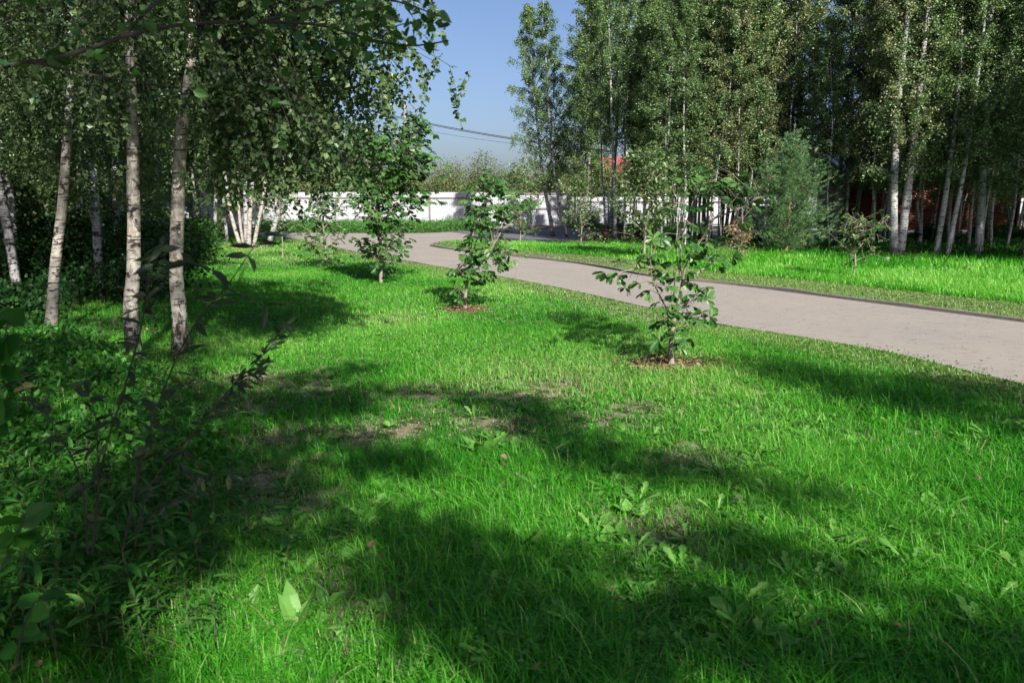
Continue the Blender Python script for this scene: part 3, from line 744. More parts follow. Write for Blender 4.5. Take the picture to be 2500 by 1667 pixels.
shA = [(60, 1000), (180, 1080), (300, 980), (60, 1220), (240, 1240), (420, 1180), (120, 1420), (320, 1400), (500, 1330), (60, 1600), (260, 1560), (620, 1180), (560, 1080), (30, 860), (-120, 1100), (-150, 1400), (160, 900), (330, 1640), (440, 1080), (-60, 860), (60, 900), (170, 850), (290, 860), (360, 920), (480, 950), (240, 930), (120, 960), (-40, 960), (400, 1010), (20, 1020), (540, 1000), (420, 870), (640, 1330)]
shB = [(600, 1000), (680, 930), (760, 935), (860, 900), (880, 950), (1000, 945), (700, 1060), (800, 1080), (880, 1120), (960, 1100), (1150, 960), (1230, 970), (720, 1200), (820, 1230), (920, 1270),
       (1020, 1300), (950, 1360), (1050, 1400), (1150, 1380), (1230, 1420), (1120, 1450), (1000, 1450), (1280, 1470), (1180, 1500), (640, 1130), (560, 1180)]
shC = [(1290, 1010), (1340, 1060), (1420, 1110), (1500, 1130), (1600, 1150), (1700, 1165), (1790, 1190), (1400, 1480), (1500, 1500), (1650, 1390), (1750, 1385), (1850, 1375), (1950, 1400), (1580, 1560), (1700, 1600), (1800, 1540),
       (1950, 1600), (2080, 1560), (2150, 1640), (2250, 1600), (2350, 1560), (2450, 1600), (2550, 1540), (1400, 1620), (1550, 1650), (2400, 1660), (1270, 1640), (1360, 1380)]
shD = [(1800, 880), (1900, 905), (2010, 930), (2120, 955), (2230, 985), (2340, 1010), (2450, 1040), (2560, 1060), (2650, 1010), (2680, 1100), (2380, 950), (2490, 980), (1440, 800), (1380, 770), (2200, 930)]
shE = [(60, 650), (150, 690), (260, 640), (380, 640), (30, 760), (150, 800), (260, 740), (400, 760), (-100, 700), (-120, 820), (90, 860), (250, 860), (480, 860), (500, 640), (540, 830), (340, 700), (-200, 760), (620, 740), (700, 760), (560, 700), (640, 790), (520, 745), (470, 700), (560, 800), (300, 800), (200, 730), (80, 700), (400, 690)]
hr = lambda n, a, b_: [random.uniform(a, b_) for _ in range(n)]
G = lambda p, h: np.array(gnd(*p)) + S * (h / S[2])
for (lab, px_, hb, rad, bp), shx in zip([
    ('broad aspen behind the viewpoint at the left', shA, (3.6, 6.0), .36, None),
    ('aspen directly behind the viewpoint', shB, (4.5, 6.5), .27, None),
    ('aspen behind the viewpoint at the right', shC, (4.0, 6.5), .28, None),
    ('tall aspen right of the viewpoint', shD, (5.0, 7.5), .41, None),
    ('tall aspen far behind the viewpoint', shE, (8, 10), .75, None)], (-2.2, -2.0, 4.0, 3.0, -3.0)):
    hs = hr(len(px_), *hb); rad = np.array([min(rad, (.06 if rad > .38 else .058) * gnd(*p)[1] + .06) for p in px_]); Cc = np.mean([G(p, h) for p, h in zip(px_, hs)], axis=0)
    shade_tree(lab, (Cc[0] + shx, Cc[1] - .5), T_(px_), hs, rad, 190, ls=.085)

def near_targets():
    a = [pix(x, y, 2.5) for x, y in [(560, -30), (650, 20), (740, 50), (830, 60), (910, 60), (990, 70), (1060, 80), (780, -30), (900, -20), (1000, 0), (1080, 30), (860, 130), (700, 110)]]
    return a + [pix(x, y, 2.25) for x, y in [(40, 840), (20, 960), (120, 900), (250, 880), (350, 760), (420, 1000), (540, 900), (330, 950), (60, 1250), (150, 1100), (240, 1150), (60, 1450), (470, 800), (560, 690), (640, 860)]]
nt_ = near_targets(); hs = [random.uniform(2.2, 4) for _ in nt_]; Cc = np.mean([p + S * (h / S[2]) for p, h in zip(nt_, hs)], axis=0)
shade_tree('unseen low aspen added to shade the near limb and willow shoots', (Cc[0] - .5, Cc[1], 0), nt_, hs, .24, 150, ls=.085)  # added out of view so its leaf clusters darken the near limb and shoots
for k, (x, y, H, cr) in enumerate([(-4.5, -3.5, 13, 'low0'), (-7, -1, 15, 'low1'), (-8.6, 2.5, 13, 'low0'), (-11, .5, 17, 'low1'), (-8, -5, 17, 'low0'), (-12, 5, 14, 'low0'), (-14.5, 3, 17, 'low1'), (-16, 8, 16, 'low0'), (-5.5, -7, 17, 'low1'), (-3.5, -10, 18, 'low0'), (-19, 12, 17, 'low1'), (-23, 17, 17, 'low0'), (-10, -3, 17, 'low0')]):
    birch('birch_tree', 'birch standing left of the viewpoint', (x, y, 0), w=.09, H=H, crown=cr, group='birches left of the viewpoint', bark='birch_bark_cream')
# birches beside and behind the viewpoint which keep the right wood's foot in shade
for k, (x, y, H) in enumerate([(18.8, 6, 15.5), (20.8, 8.0, 15.5), (23, 10, 16), (21.2, 4.2, 17), (25.5, 12, 16), (24.5, 7, 17), (28, 14, 16), (27.5, 10, 17), (21.5, 24.5, 12.5), (24, 27, 12.5), (27, 26, 13), (25.5, 30, 13), (30, 29, 13), (33, 27, 14), (29.5, 23, 13)]):
    birch('birch_tree', 'tall birch standing right of the viewpoint', (x, y, 0), w=.11, H=H, crown='top0' if y < 20 else 'low0', group='birches right of the viewpoint')

# ------------------------------------------------------------------ white corrugated fence and sliding gate
def corrugated(b, p0, p1, z0, z1, mat=0, pitch=.14, amp=.014):
    p0 = np.array(p0[:2], float); p1 = np.array(p1[:2], float); L = np.linalg.norm(p1 - p0); u = (p1 - p0) / L; nn = np.array([-u[1], u[0]])
    k = int(L / pitch) * 4; s = np.linspace(0, L, k + 1); o = np.array([0, 0, 1, 1])[np.arange(k + 1) % 4] * amp
    P = p0 + s[:, None] * u + o[:, None] * nn
    V = np.concatenate([np.c_[P, np.full(k + 1, z0)], np.c_[P, np.full(k + 1, z1)]]); i = np.arange(k)
    b.add(V, np.stack([i, i + 1, i + k + 2, i + k + 1], 1), mat)
def seg(b, a, c, w_=.06, mat=0):
    a = np.array(a, float); c = np.array(c, float)
    b.tube([a, (a + c) / 2, c], [w_ * .5 * 1.3] * 3, 4, mat)
FD = 50.2
def fx(px, d): return (px - 1250) / F * d * 1.02
def fence(label, x0, x1, d0, d1, H, posts, z0=.12, rails=(.12, .85), back=0.0):
    root = empty('metal_fence', (x0, d0, 0)); tag(root, label, 'fence', 'white corrugated fence runs')
    b = B(); n = posts + 1
    q0, q1 = (0, 0), (x1 - x0, d1 - d0)
    corrugated(b, q0, q1, z0, H); b.build('panel', M['fence'], root)
    L = math.hypot(*q1); u = np.array([q1[0] / L, q1[1] / L]); off = np.array([u[1], -u[0]]) * .05
    for k in range(posts):
        s = (k + .5) / posts; p = np.array(q1) * s + off * 1.6
        c = B(); c.box((p[0], p[1], H * .5 - .05), (.08, .06, H - .1), rz=math.atan2(u[1], u[0])); c.build('post', M['rail'], root)
    for r in rails:
        c = B(); z = H * r
        c.box((q1[0] * .5 + off[0], q1[1] * .5 + off[1], z), (L, .04, .07), rz=math.atan2(u[1], u[0])); c.build('rail', M['rail'], root)
    return root
fence('long white corrugated fence behind the left wood, mostly in tree shade', fx(-700, FD + 1), fx(660, FD), FD + 1, FD, 2.42, 14)
fence('sunlit white corrugated fence between the left wood and the gate', fx(662, FD), fx(1188, FD), FD, FD, 2.42, 6)
fence('white corrugated fence right of the gate, seen between birch trunks', fx(1386, 52), fx(1760, 53), 52, 53, 2.12, 5)
fence('white corrugated fence behind the parked cars', fx(1762, 53), fx(2700, 54), 53, 54, 2.12, 10)
gx0, gx1 = fx(1190, FD), fx(1382, FD)
root = empty('sliding_gate', (gx0, FD - .25, 0)); tag(root, 'white sliding gate with brown steel frame and slanting brace at its left', 'gate')
gw = gx1 - gx0
b = B(); corrugated(b, (0, 0), (gw, 0), .16, 2.3); b.build('panel', M['fence'], root)
b = B()
for z in (.14, 1.35, 2.33): b.box((gw / 2, -.05, z), (gw + .1, .05, .09 if z > .2 else .2))
for s in (0, .22, .55, .78, 1): b.box((gw * s, -.052, 1.23), (.08 if s in (0, 1) else .055, .056, 2.18))
b.build('frame', M['rail'], root)
b = B(); seg(b, (-.1, -.06, 1.75), (-1.5, -.06, .3), .11); b.build('brace', M['rail'], root)
b = B(); b.box((-1.0, -.06, .2), (2.0, .08, .12)); b.box((gw + .45, .1, 1.2), (.12, .12, 2.4)); b.build('gate_post', M['rail'], root)
b = B(); b.box((gw + .4, -.05, 2.38), (1.6, .1, .07)); b.build('top_track', M['rail'], root)
# tall weeds before the fence
def weedbed(name, label, poly, n, H, mat, ls, tall_=.5):
    P = np.array([gnd(*p) for p in poly]); lo = P.min(0); hi = P.max(0)
    Q = lo + rng.random((n * 4, 3)) * (hi - lo); Q = Q[inpoly(Q, P)][:n]; Q[:, 2] = 0
    h = H * (.45 + .8 * vnoise(Q, 1.1, 8)) * rng.uniform(.7, 1.15, len(Q)); b = B()
    k = 9; C = np.repeat(Q, k, 0) + rng.normal(0, .07, (len(Q) * k, 3)); C[:, 2] = np.repeat(h, k) * rng.random(len(C)) ** .7
    addleaves(b, C, norm(rvec(len(C)) + [0, -.2, .45]), rvec(len(C)) + [0, -.4, .5], ls * rng.uniform(.6, 1.3, len(C)), LANC if ls > .12 else RH, 0)
    o = b.build(name, M[mat]); tag(o, label, 'weeds', kind='stuff'); return o
weedbed('roadside_weeds', 'bank of green weeds along the foot of the white fence', [(640, 557), (1180, 557), (1195, 561), (1040, 571), (860, 571), (640, 569)], 6500, .62, 'bush_leaf', .13)
weedbed('fence_foot_weeds', 'low green weeds at the fence foot right of the gate', [(1390, 555), (1700, 555), (1700, 558), (1395, 558)], 1500, .35, 'weed_leaf', .12)
weedbed('wood_floor_weeds', 'low dark weeds under the birches of the right wood', [(2040, 585), (2700, 583), (2700, 640), (2330, 625), (2040, 620)], 5200, .28, 'weed_leaf', .09)
weedbed('shady_undergrowth', 'dark leafy undergrowth below the left wood', [(-400, 590), (470, 590), (440, 640), (300, 700), (100, 800), (-900, 900)], 11000, .42, 'shaded_bush_leaf', .09)
weedbed('shady_groundcover', 'dark low leafy weeds at the left edge of the lawn', [(-500, 860), (120, 780), (330, 900), (480, 1000), (560, 1180), (420, 1400), (-100, 1640), (-900, 1640)], 1900, .17, 'weed_leaf', .055)

# ------------------------------------------------------------------ pale trees and bushes beyond the fence
def bush_builders(H, Rd, nst, nl, ls, T=RH, seed=0, top=1.0):
    st = np.random.default_rng(seed); bb, bl = B(), B()
    az = st.random(nst) * 6.28; sp = Rd * st.random(nst) ** .6
    A = np.c_[np.cos(az) * sp * .25, np.sin(az) * sp * .25, 0 * az]; hh_ = H * st.uniform(.6, 1.05, nst) * (1 - .35 * (sp / Rd) ** 2)
    E = np.c_[np.cos(az) * sp, np.sin(az) * sp, hh_]
    s = np.linspace(0, 1, 6)[None, :, None]; P = A[:, None] * (1 - s) + E[:, None] * s; P[:, 1:5] += st.normal(0, .05 * Rd, (nst, 4, 3))
    V, Q = tubes(P, np.linspace(.02, .004, 6)[None].repeat(nst, 0) * (H / 4 + .3), 4); bb.add(V, Q)
    m = nst * nl; i = np.repeat(np.arange(nst), nl); u = .12 + .88 * st.random(m) ** .8; k = np.minimum((u * 5).astype(int), 4); f = (u * 5 - k)[:, None]
    C = P[i, k] * (1 - f) + P[i, k + 1] * f; spread = Rd * (.34 * (1 - u) + .10)
    C = C + st.normal(0, 1, (m, 3)) * spread[:, None] * np.array([1, 1, .8]); C[:, 2] = np.abs(C[:, 2])
    addleaves(bl, C, norm(st.normal(0, 1, (m, 3)) + [0, 0, .3]), st.normal(0, 1, (m, 3)) + [0, 0, .5], ls * st.uniform(.6, 1.3, m), T, 0, tint=st.random(m))
    return bb, bl
BP = {}
def bush_proto(key, mat, *a, **k):
    bb, bl = bush_builders(*a, **k)
    def me(b, nm, mt): o = b.build(nm, mt); d = o.data; bpy.data.objects.remove(o); return d
    BP[key] = (me(bb, 'stems', M['twig']), me(bl, 'foliage', M[mat]))
def bush(name, key, loc, scale=1, label=None, cat='bush', group=None, sz=1.0):
    r = empty(name, (loc[0], loc[1], -.02), random.random() * 6.28); tag(r, label, cat, group)
    for nm, me in zip(('stems', 'foliage'), BP[key]):
        c = bpy.data.objects.new(nm, me); COL.objects.link(c); c.parent = r; c.scale = (scale, scale, scale * sz)
    return r
bush_proto('pale0', 'pale_leaf', 5.4, 2.2, 60, 190, .11, seed=1); bush_proto('pale1', 'pale_leaf', 5.0, 1.9, 55, 190, .11, seed=2)
bush_proto('green0', 'bush_leaf', 1.4, .75, 40, 110, .075, T=OV, seed=3); bush_proto('dark0', 'shaded_bush_leaf', 1.3, .9, 40, 110, .07, seed=4)
for k, px_ in enumerate(range(-300, 2700, 92)):
    d = 56 + (k * 7 % 5); bush('willow_bush', 'pale%d' % (k % 2), (fx(px_ + (k * 37 % 41), d), d), random.uniform(.85, 1.12), 'pale green willow bush rising beyond the white fence', 'bush', 'willow bushes beyond the fence')
for k, px_ in enumerate(range(-500, 2900, 125)):
    d = 68 + (k * 5 % 7); bush('willow_bush', 'pale%d' % ((k + 1) % 2), (fx(px_, d), d), random.uniform(1.05, 1.3) * (.9 if 900 < px_ < 1900 else 1.5), 'pale green willow bush rising beyond the white fence', 'bush', 'willow bushes beyond the fence')
bush('leafy_bush', 'green0', gnd(468, 648), 1.0, 'bright green rounded bush at the lawn edge right of the foreground birch pair', 'bush')
bush('leafy_bush', 'green0', gnd(395, 640), .8, 'bright green bush half hidden by the peeling birch trunk', 'bush')
k = 0
while k < 36:
    d = random.uniform(11, 40); x = random.uniform(-250, 560)
    if x > 1250 - (3.6 + max(d - 7, 0) * .46) / d * F and d < 28: continue
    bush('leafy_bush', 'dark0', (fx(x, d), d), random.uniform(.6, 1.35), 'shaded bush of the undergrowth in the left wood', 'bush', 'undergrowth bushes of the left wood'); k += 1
for k in range(9):
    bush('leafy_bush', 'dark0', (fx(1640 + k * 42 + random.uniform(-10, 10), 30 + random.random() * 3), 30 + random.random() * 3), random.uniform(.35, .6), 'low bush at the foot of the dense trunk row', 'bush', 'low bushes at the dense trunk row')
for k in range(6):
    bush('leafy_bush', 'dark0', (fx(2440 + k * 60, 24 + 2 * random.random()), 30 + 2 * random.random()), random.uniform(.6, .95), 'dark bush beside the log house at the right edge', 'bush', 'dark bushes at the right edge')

# ------------------------------------------------------------------ young pine
def young_pine(label, base, H, Rm):
    root = empty('young_pine', base); tag(root, label, 'tree')
    pts = [[0, 0, 0], [.03, 0, H * .3], [-.02, 0, H * .6], [.02, 0, H]]
    trunk_mesh(pts, [.065, .045, .03, .008], 8, flare=1.1).build('trunk', M['pine_bark'], root, smooth=True)
    bb, bl = B(), B(); A = []; E = []
    for wi, z in enumerate(np.linspace(.22, H * .93, 13)):
        t = z / H
        for j in range(8 if t < .8 else 5):
            a = j * 6.283 / 8 + wi * .5 + random.gauss(0, .2); L = Rm * min(1, 1.8 * (1 - t)) ** .85 * random.uniform(.4, 1.2)
            if t > .82: L *= .6
            A.append((0, 0, z)); E.append((math.cos(a) * L, math.sin(a) * L, z + L * random.uniform(.15, .5)))
    A = np.array(A); E = np.array(E); P = curve_pts(A, E, np.full(len(A), -.05), 8)
    V, Q = tubes(P, np.linspace(.014, .004, 8)[None].repeat(len(A), 0), 4); bb.add(V, Q)
    tc = [];
    for i in range(len(P)):
        L = np.linalg.norm(E[i] - A[i])
        for q in range(int(8 + 34 * L)):
            s = min(.999, .2 + .85 * random.random()); k = int(s * 7); f = s * 7 - k
            tc.append((P[i, k] * (1 - f) + P[i, k + 1] * f + np.random.default_rng(len(tc)).normal(0, .09 + .05 * L, 3), norm(E[i] - A[i] + np.array([0, 0, .3 * L]))))
    for z in np.linspace(H * .7, H, 9): tc.append((np.array([0.02, 0, z]), np.array([0, 0, 1.])))
    C = np.array([c for c, _ in tc]); Dm = np.array([d for _, d in tc]); kN = 34
    n = len(C) * kN; Cn = np.repeat(C, kN, 0); dm = np.repeat(Dm, kN, 0); s_ = rng.random((n, 1)) * .09
    D = norm(rng.normal(0, .55, (n, 3)) + dm * .9)
    tv = np.repeat(rng.random(len(C)), kN) * .6 + .4 * rng.random(n)
    addleaves(bl, Cn + dm * s_, D, rvec(n), .10 * rng.uniform(.7, 1.2, n), (np.array([[0, .5, 0], [0, -.5, 0], [1, 0, 0]]), [np.array([[0, 1, 2]])]), 0, tv, W=np.full(n, .009))
    bb.tube(np.array([[0, 0, .1], [.01, 0, H * .5], [.01, 0, H * .95]]), [.01, .01, .005], 5)
    bb.build('branches', M['pine_bark'], root); bl.build('needles', M['needle'], root)
young_pine('bluish green young pine on the island edge before the parked cars', gnd(1918, 618), 4.05, 1.3)
young_pine('small dark young pine between the trunks of the left wood', gnd(345, 612), 3.4, 1.0)

# ------------------------------------------------------------------ saplings
def palmate(bl, C, D, size, tints=None, nlf=5, T=OBOV):
    """five-fingered chestnut leaves: C points, D outward directions"""
    n = len(C); D = norm(D * np.array([1, 1, .4])); up = norm(np.array([0, 0, 1.0]) + .45 * rng.normal(size=(n, 3)))
    Sd = norm(np.cross(D, up)); t0 = rng.random(n) if tints is None else tints
    for k in range(nlf):
        a = (k - (nlf - 1) / 2) * (2.5 / nlf) * 1.15 + rng.normal(0, .1, n)
        d = D * np.cos(a)[:, None] + Sd * np.sin(a)[:, None]; d = norm(d - np.array([0, 0, 1]) * rng.uniform(.15, .7, (n, 1)))
        L = size * rng.uniform(.75, 1.1, n) * (1 - .13 * abs(k - (nlf - 1) / 2)); nn_ = norm(up + .25 * rng.normal(size=(n, 3)))
        addleaves(bl, C, d, nn_, L, T, 0, np.clip(t0 + rng.normal(0, .12, n), 0, 1))
def pts_of(px, d, base, jz=.12):
    out = []; dd = d
    for i, (x, y) in enumerate(px):
        dd = d + (jz * i * (1 if jz > 0 else 1)); out.append(pix(x, y, dd) - base)
    return np.array(out)
def sapling_px(label, base_px, trunk, limbs, leafpts, size, mat='chestnut_leaf', r=.028, extra=3):
    base = gnd(*base_px); base[2] = -.01; d = base[1]; root = empty('chestnut_sapling', base); tag(root, label, 'tree', 'chestnut saplings')
    tp = np.array([pix(x, y, d) - base for x, y in trunk]); tp[0] = (0, 0, 0)
    trunk_mesh(tp, np.linspace(r, r * .5, len(tp)), 10, flare=1.25).build('trunk', M['sap_bark'], root, smooth=True)
    bb, bl = B(), B(); allp = [tp]
    for li, (px, dj) in enumerate(limbs):
        P = smoothline([pix(x, y, d + dj * i / max(1, len(px) - 1)) - base for i, (x, y) in enumerate(px)], 4)
        bb.tube(P, np.linspace(r * .36, r * .11, len(P)), 6); allp.append(P)
    AP = np.concatenate(allp)
    C = []; Dd = []
    for (x, y) in leafpts:
        for e in range(extra):
            q = pix(x + random.gauss(0, 14) * (e > 0), y + random.gauss(0, 12) * (e > 0), d + random.uniform(-.28, .28)) - base
            j = np.argmin(np.linalg.norm(AP - q, axis=1)); a = AP[j]
            v = q - a; L = np.linalg.norm(v) + 1e-6
            bb.tube(np.array([a, (a + q) / 2 + [0, 0, .02], q]), [.003, .0025, .0018], 4)
            C.append(q); Dd.append(v / L + np.array([random.gauss(0, .5), random.gauss(0, .5) - .2, .1]))
    palmate(bl, np.array(C), np.array(Dd), size)
    bb.build('branches', M['sap_bark'], root); bl.build('crown', M[mat], root)
cvt = lambda L: [(1480 + x / 3.014, 400 + y / 3.014) for x, y in L]
sapling_px('nearest chestnut sapling, open spreading limbs, standing in a brown mulch ring', (1640, 895),
  cvt([(480, 1492), (475, 1380), (485, 1250), (505, 1120), (540, 990), (560, 870)]),
  [(cvt([(560, 870), (545, 740), (560, 560), (600, 400), (640, 270), (720, 20)]), .3), (cvt([(560, 860), (600, 710), (700, 560), (790, 410), (920, 290), (1040, 130)]), -.3),
   (cvt([(565, 880), (740, 755), (850, 670), (960, 560), (972, 440)]), .35), (cvt([(555, 850), (520, 680), (545, 480), (530, 420)]), -.2), (cvt([(760, 740), (815, 635)]), .1),
   (cvt([(485, 1150), (390, 960), (340, 850), (325, 710)]), -.25), (cvt([(500, 1130), (600, 1090), (740, 1110), (790, 1130)]), .2), (cvt([(510, 1080), (640, 1000), (740, 970)]), -.2),
   (cvt([(500, 1070), (500, 900), (520, 800)]), .2), (cvt([(325, 760), (220, 770), (90, 800)]), -.2), (cvt([(800, 400), (1000, 320), (1100, 260), (1200, 230)]), -.1),
   (cvt([(620, 330), (560, 290), (500, 290)]), .1), (cvt([(590, 420), (620, 450), (480, 400)]), .1), (cvt([(480, 1250), (440, 1220), (400, 1190)]), -.15), (cvt([(490, 1230), (560, 1200), (600, 1230)]), -.2)],
  cvt([(75, 800), (150, 815), (235, 710), (300, 700), (350, 780), (250, 880), (300, 940), (390, 670), (450, 800), (500, 290), (560, 110), (610, 100), (650, 320), (740, 230), (800, 130), (850, 110), (890, 170), (880, 280), (960, 250),
       (1110, 255), (1180, 230), (1060, 90), (980, 430), (930, 680), (850, 720), (740, 650), (480, 590), (400, 550), (340, 560), (640, 460), (800, 550), (880, 570), (720, 975), (770, 1130), (690, 1170), (640, 1140), (400, 1180),
       (440, 1230), (590, 1220), (580, 1290), (530, 1320), (480, 1030), (560, 1050), (430, 1060), (380, 1020), (620, 870), (600, 960), (510, 970), (440, 900), (640, 1050), (500, 1270), (470, 1150), (520, 830), (700, 20), (620, 700), (670, 590), (520, 470), (600, 560), (1000, 260), (950, 110)]),
  .135, extra=3)
cv3 = lambda L: [(1040 + x / 4.127, 400 + y / 4.127) for x, y in L]
sapling_px('second chestnut sapling from the front, dense upright crown over bare trunk', (1135, 757),
  cv3([(400, 1470), (400, 1300), (420, 1180), (455, 1050), (455, 850)]),
  [(cv3([(455, 1080), (460, 800), (500, 600), (545, 380)]), .2), (cv3([(430, 1160), (540, 1030), (640, 900), (680, 830)]), -.2), (cv3([(460, 900), (560, 640), (600, 430), (640, 300), (680, 150)]), .25),
   (cv3([(560, 1000), (740, 720), (800, 550), (870, 350)]), .3), (cv3([(430, 1190), (360, 1110), (320, 1060)]), -.2), (cv3([(640, 900), (760, 880), (820, 880)]), -.1), (cv3([(400, 1330), (360, 1280), (340, 1250)]), -.1)],
  cv3([(540, 160), (640, 170), (760, 210), (680, 130), (600, 270), (520, 290), (700, 270), (800, 300), (480, 320), (560, 330), (640, 370), (720, 400), (820, 420), (900, 370), (980, 370), (480, 420), (520, 500), (600, 500), (700, 500), (760, 480),
       (860, 500), (480, 580), (560, 570), (640, 600), (740, 620), (560, 660), (660, 700), (440, 750), (520, 740), (600, 770), (700, 780), (780, 840), (820, 880), (380, 830), (480, 860), (560, 870), (640, 850), (720, 920), (700, 950),
       (400, 950), (380, 1020), (460, 980), (560, 960), (620, 1000), (650, 1090), (780, 1010), (340, 1060), (290, 1100), (420, 1100), (480, 1120), (600, 1080), (350, 1250), (380, 1150), (520, 1180), (450, 1040), (350, 1350), (600, 940)]),
  .14, extra=5)
def sapling(label, base_px, top_y, width_px, size, nl, mat='chestnut_leaf', low=.22, r=.03, group='chestnut saplings', name='chestnut_sapling', palm=True, lean=0.0, shape=1.0, nb=16, off=0.0):
    base = gnd(*base_px); d = base[1]; H = pix(base_px[0], top_y, d)[2]; Wd = width_px / F * d * .5; base[2] = -.01
    root = empty(name, base); tag(root, label, 'tree', group)
    tp = [[0, 0, 0], [.02 + lean * .3, 0, H * .3], [lean * .6 - .02, .02, H * .6], [lean, 0, H * .92]]
    trunk_mesh(tp, [r, r * .8, r * .55, r * .2], 8, flare=1.2).build('trunk', M['sap_bark'], root, smooth=True)
    t = np.linspace(0, 1, nb); z0 = H * (low + (.9 - low) * t); az = np.arange(nb) * 2.4 + rng.normal(0, .4, nb)
    prof = np.sin((.25 + .7 * t) * math.pi) ** .7 if shape == 1 else np.clip(.35 + t * .9, 0, 1) * np.where(t > .85, .7, 1)
    L = Wd * prof * rng.uniform(.65, 1.15, nb)
    A = np.c_[np.interp(z0, [0, H], [0, lean]), 0 * z0, z0]; E = A + np.c_[np.cos(az) * L + off * t, np.sin(az) * L, L * rng.uniform(.3, .9, nb)]
    P = curve_pts(A, E, .06 * L, 6); bb, bl = B(), B()
    V, Q = tubes(P, np.linspace(r * .4, r * .12, 6)[None].repeat(nb, 0), 5); bb.add(V, Q)
    i = (rng.random(nl) ** (.62 if shape == 2 else 1) * nb).astype(int); u = .2 + .8 * rng.random(nl) ** .7; k = np.minimum((u * 5).astype(int), 4); f = (u * 5 - k)[:, None]
    C0 = P[i, k] * (1 - f) + P[i, k + 1] * f; C = C0 + rng.normal(0, .09 + .05 * Wd, (nl, 3))
    V, Q = tubes(np.stack([C0, (C0 + C) / 2, C], 1), np.full((nl, 3), .003), 3); bb.add(V, Q)
    D = norm(C - A[i] + rng.normal(0, .25, (nl, 3)))
    if palm: palmate(bl, C, D, size)
    else: addleaves(bl, np.repeat(C, 5, 0) + rng.normal(0, .07, (nl * 5, 3)), norm(np.repeat(D, 5, 0) + rng.normal(0, .8, (nl * 5, 3)) - [0, 0, .4]), rvec(nl * 5) + [0, -.3, .7], size * rng.uniform(.6, 1.2, nl * 5), OV, 0)
    bb.build('branches', M['sap_bark'], root); bl.build('crown', M[mat], root); return root
sapling('third chestnut sapling from the front, tallest, wide dark crown against the sky', (930, 693), 335, 260, .17, 950, r=.038, low=.12, shape=2, nb=30, off=.35)
sapling('bushy chestnut sapling left of the tallest sapling, by the path edge', (795, 655), 470, 125, .14, 250, low=.12, r=.03)
sapling('farthest lawn sapling with thin pale trunk below hanging birch leaves', (690, 628), 480, 70, .11, 70, low=.35, r=.022)
LG = 'linden saplings on the island'
sapling('linden sapling at the island tip, before the gate', (1270, 590), 392, 115, .10, 400, 'linden_leaf', low=.06, r=.035, group=LG, name='linden_sapling', palm=False, nb=22)
sapling('linden sapling on the island between the leaning birches and the soil heap', (1418, 597), 425, 130, .10, 330, 'linden_leaf', low=.10, r=.03, group=LG, name='linden_sapling', palm=False, nb=22)
sapling('tallest linden sapling on the island, before the soil heap and red roof', (1572, 626), 362, 170, .115, 560, 'linden_leaf', low=.10, r=.045, group=LG, name='linden_sapling', palm=False, nb=28)
sapling('small sapling with browned leaves beside the pine', (1800, 648), 545, 75, .06, 110, 'browning_leaf', low=.2, r=.02, group=None, name='linden_sapling', palm=False)
sapling('small chestnut sapling on the island, leaf tips browning, before the log house', (2082, 682), 525, 130, .12, 130, 'linden_leaf', low=.28, r=.022)

# mulch, soil heap, fallen leaves
def mulch(label, base, rad, n):
    root = empty('mulch_ring', (base[0], base[1], 0)); tag(root, label, 'mulch')
    b = B(); k = 28; a = np.arange(k) * 6.283 / k; r1 = rad * (1 + .12 * np.sin(a * 3) + .06 * rng.normal(size=k))
    V = np.concatenate([[[0, 0, .03]], np.c_[np.cos(a) * r1 * .6, np.sin(a) * r1 * .6, np.full(k, .022)], np.c_[np.cos(a) * r1, np.sin(a) * r1, np.full(k, .003)]])
    i = np.arange(k); j = (i + 1) % k
    b.add(V, [np.stack([0 * i, i + 1, j + 1], 1), np.stack([i + 1, i + 1 + k, j + 1 + k, j + 1], 1)]); b.build('bed', M['mulch'], root)
    b = B(); rr = rad * np.sqrt(rng.random(n)) * rng.choice([.85, 1.0, 1.35], n); aa = rng.random(n) * 6.283
    C = np.c_[np.cos(aa) * rr, np.sin(aa) * rr, .02 + .03 * rng.random(n)]
    addleaves(b, C, norm(rng.normal(0, 1, (n, 3)) * [1, 1, .25]), norm(rng.normal(0, .5, (n, 3)) + [0, 0, 1]), rng.uniform(.03, .08, n), LANC, 0, W=rng.uniform(.05, .10, n))
    o = b.build('chips', M['dry_leaf'], root); o['kind'] = 'stuff'
mulch('reddish brown bark mulch ring round the nearest sapling', gnd(1640, 895), .44, 800)
mulch('thin worn mulch ring round the second sapling', gnd(1135, 757), .34, 420)
b = B(); hp = gnd(1530, 588); k = 40; m_ = 14
U, Vv = np.meshgrid(np.linspace(-1, 1, k), np.linspace(-1, 1, m_), indexing='ij'); Z = .62 * np.clip(1 - U**2, 0, 1) ** .7 * np.clip(1 - Vv**2, 0, 1) * (1 + .35 * np.sin(U * 9) * .5) + .07 * rng.normal(size=U.shape) * (1 - Vv**2) - .02
X = U * 2.0; Y = Vv * .9; ii, jj = np.meshgrid(np.arange(k - 1), np.arange(m_ - 1), indexing='ij'); ii = ii.ravel(); jj = jj.ravel()
b.add(np.stack([X, Y, Z], -1).reshape(-1, 3), np.stack([ii*m_+jj, (ii+1)*m_+jj, (ii+1)*m_+jj+1, ii*m_+jj+1], 1))
tag(b.build('soil_heap', M['soil'], loc=(hp[0], hp[1] + .6, 0)), 'heap of dark brown soil between the birches on the island edge', 'soil heap')
def fallen(n, sector, sz=.05, h=(.03, .12)):
    P = scatter(n, *sector); P = P[~inpoly(P, path_poly)]; P[:, 2] = rng.uniform(*h, len(P)); return P
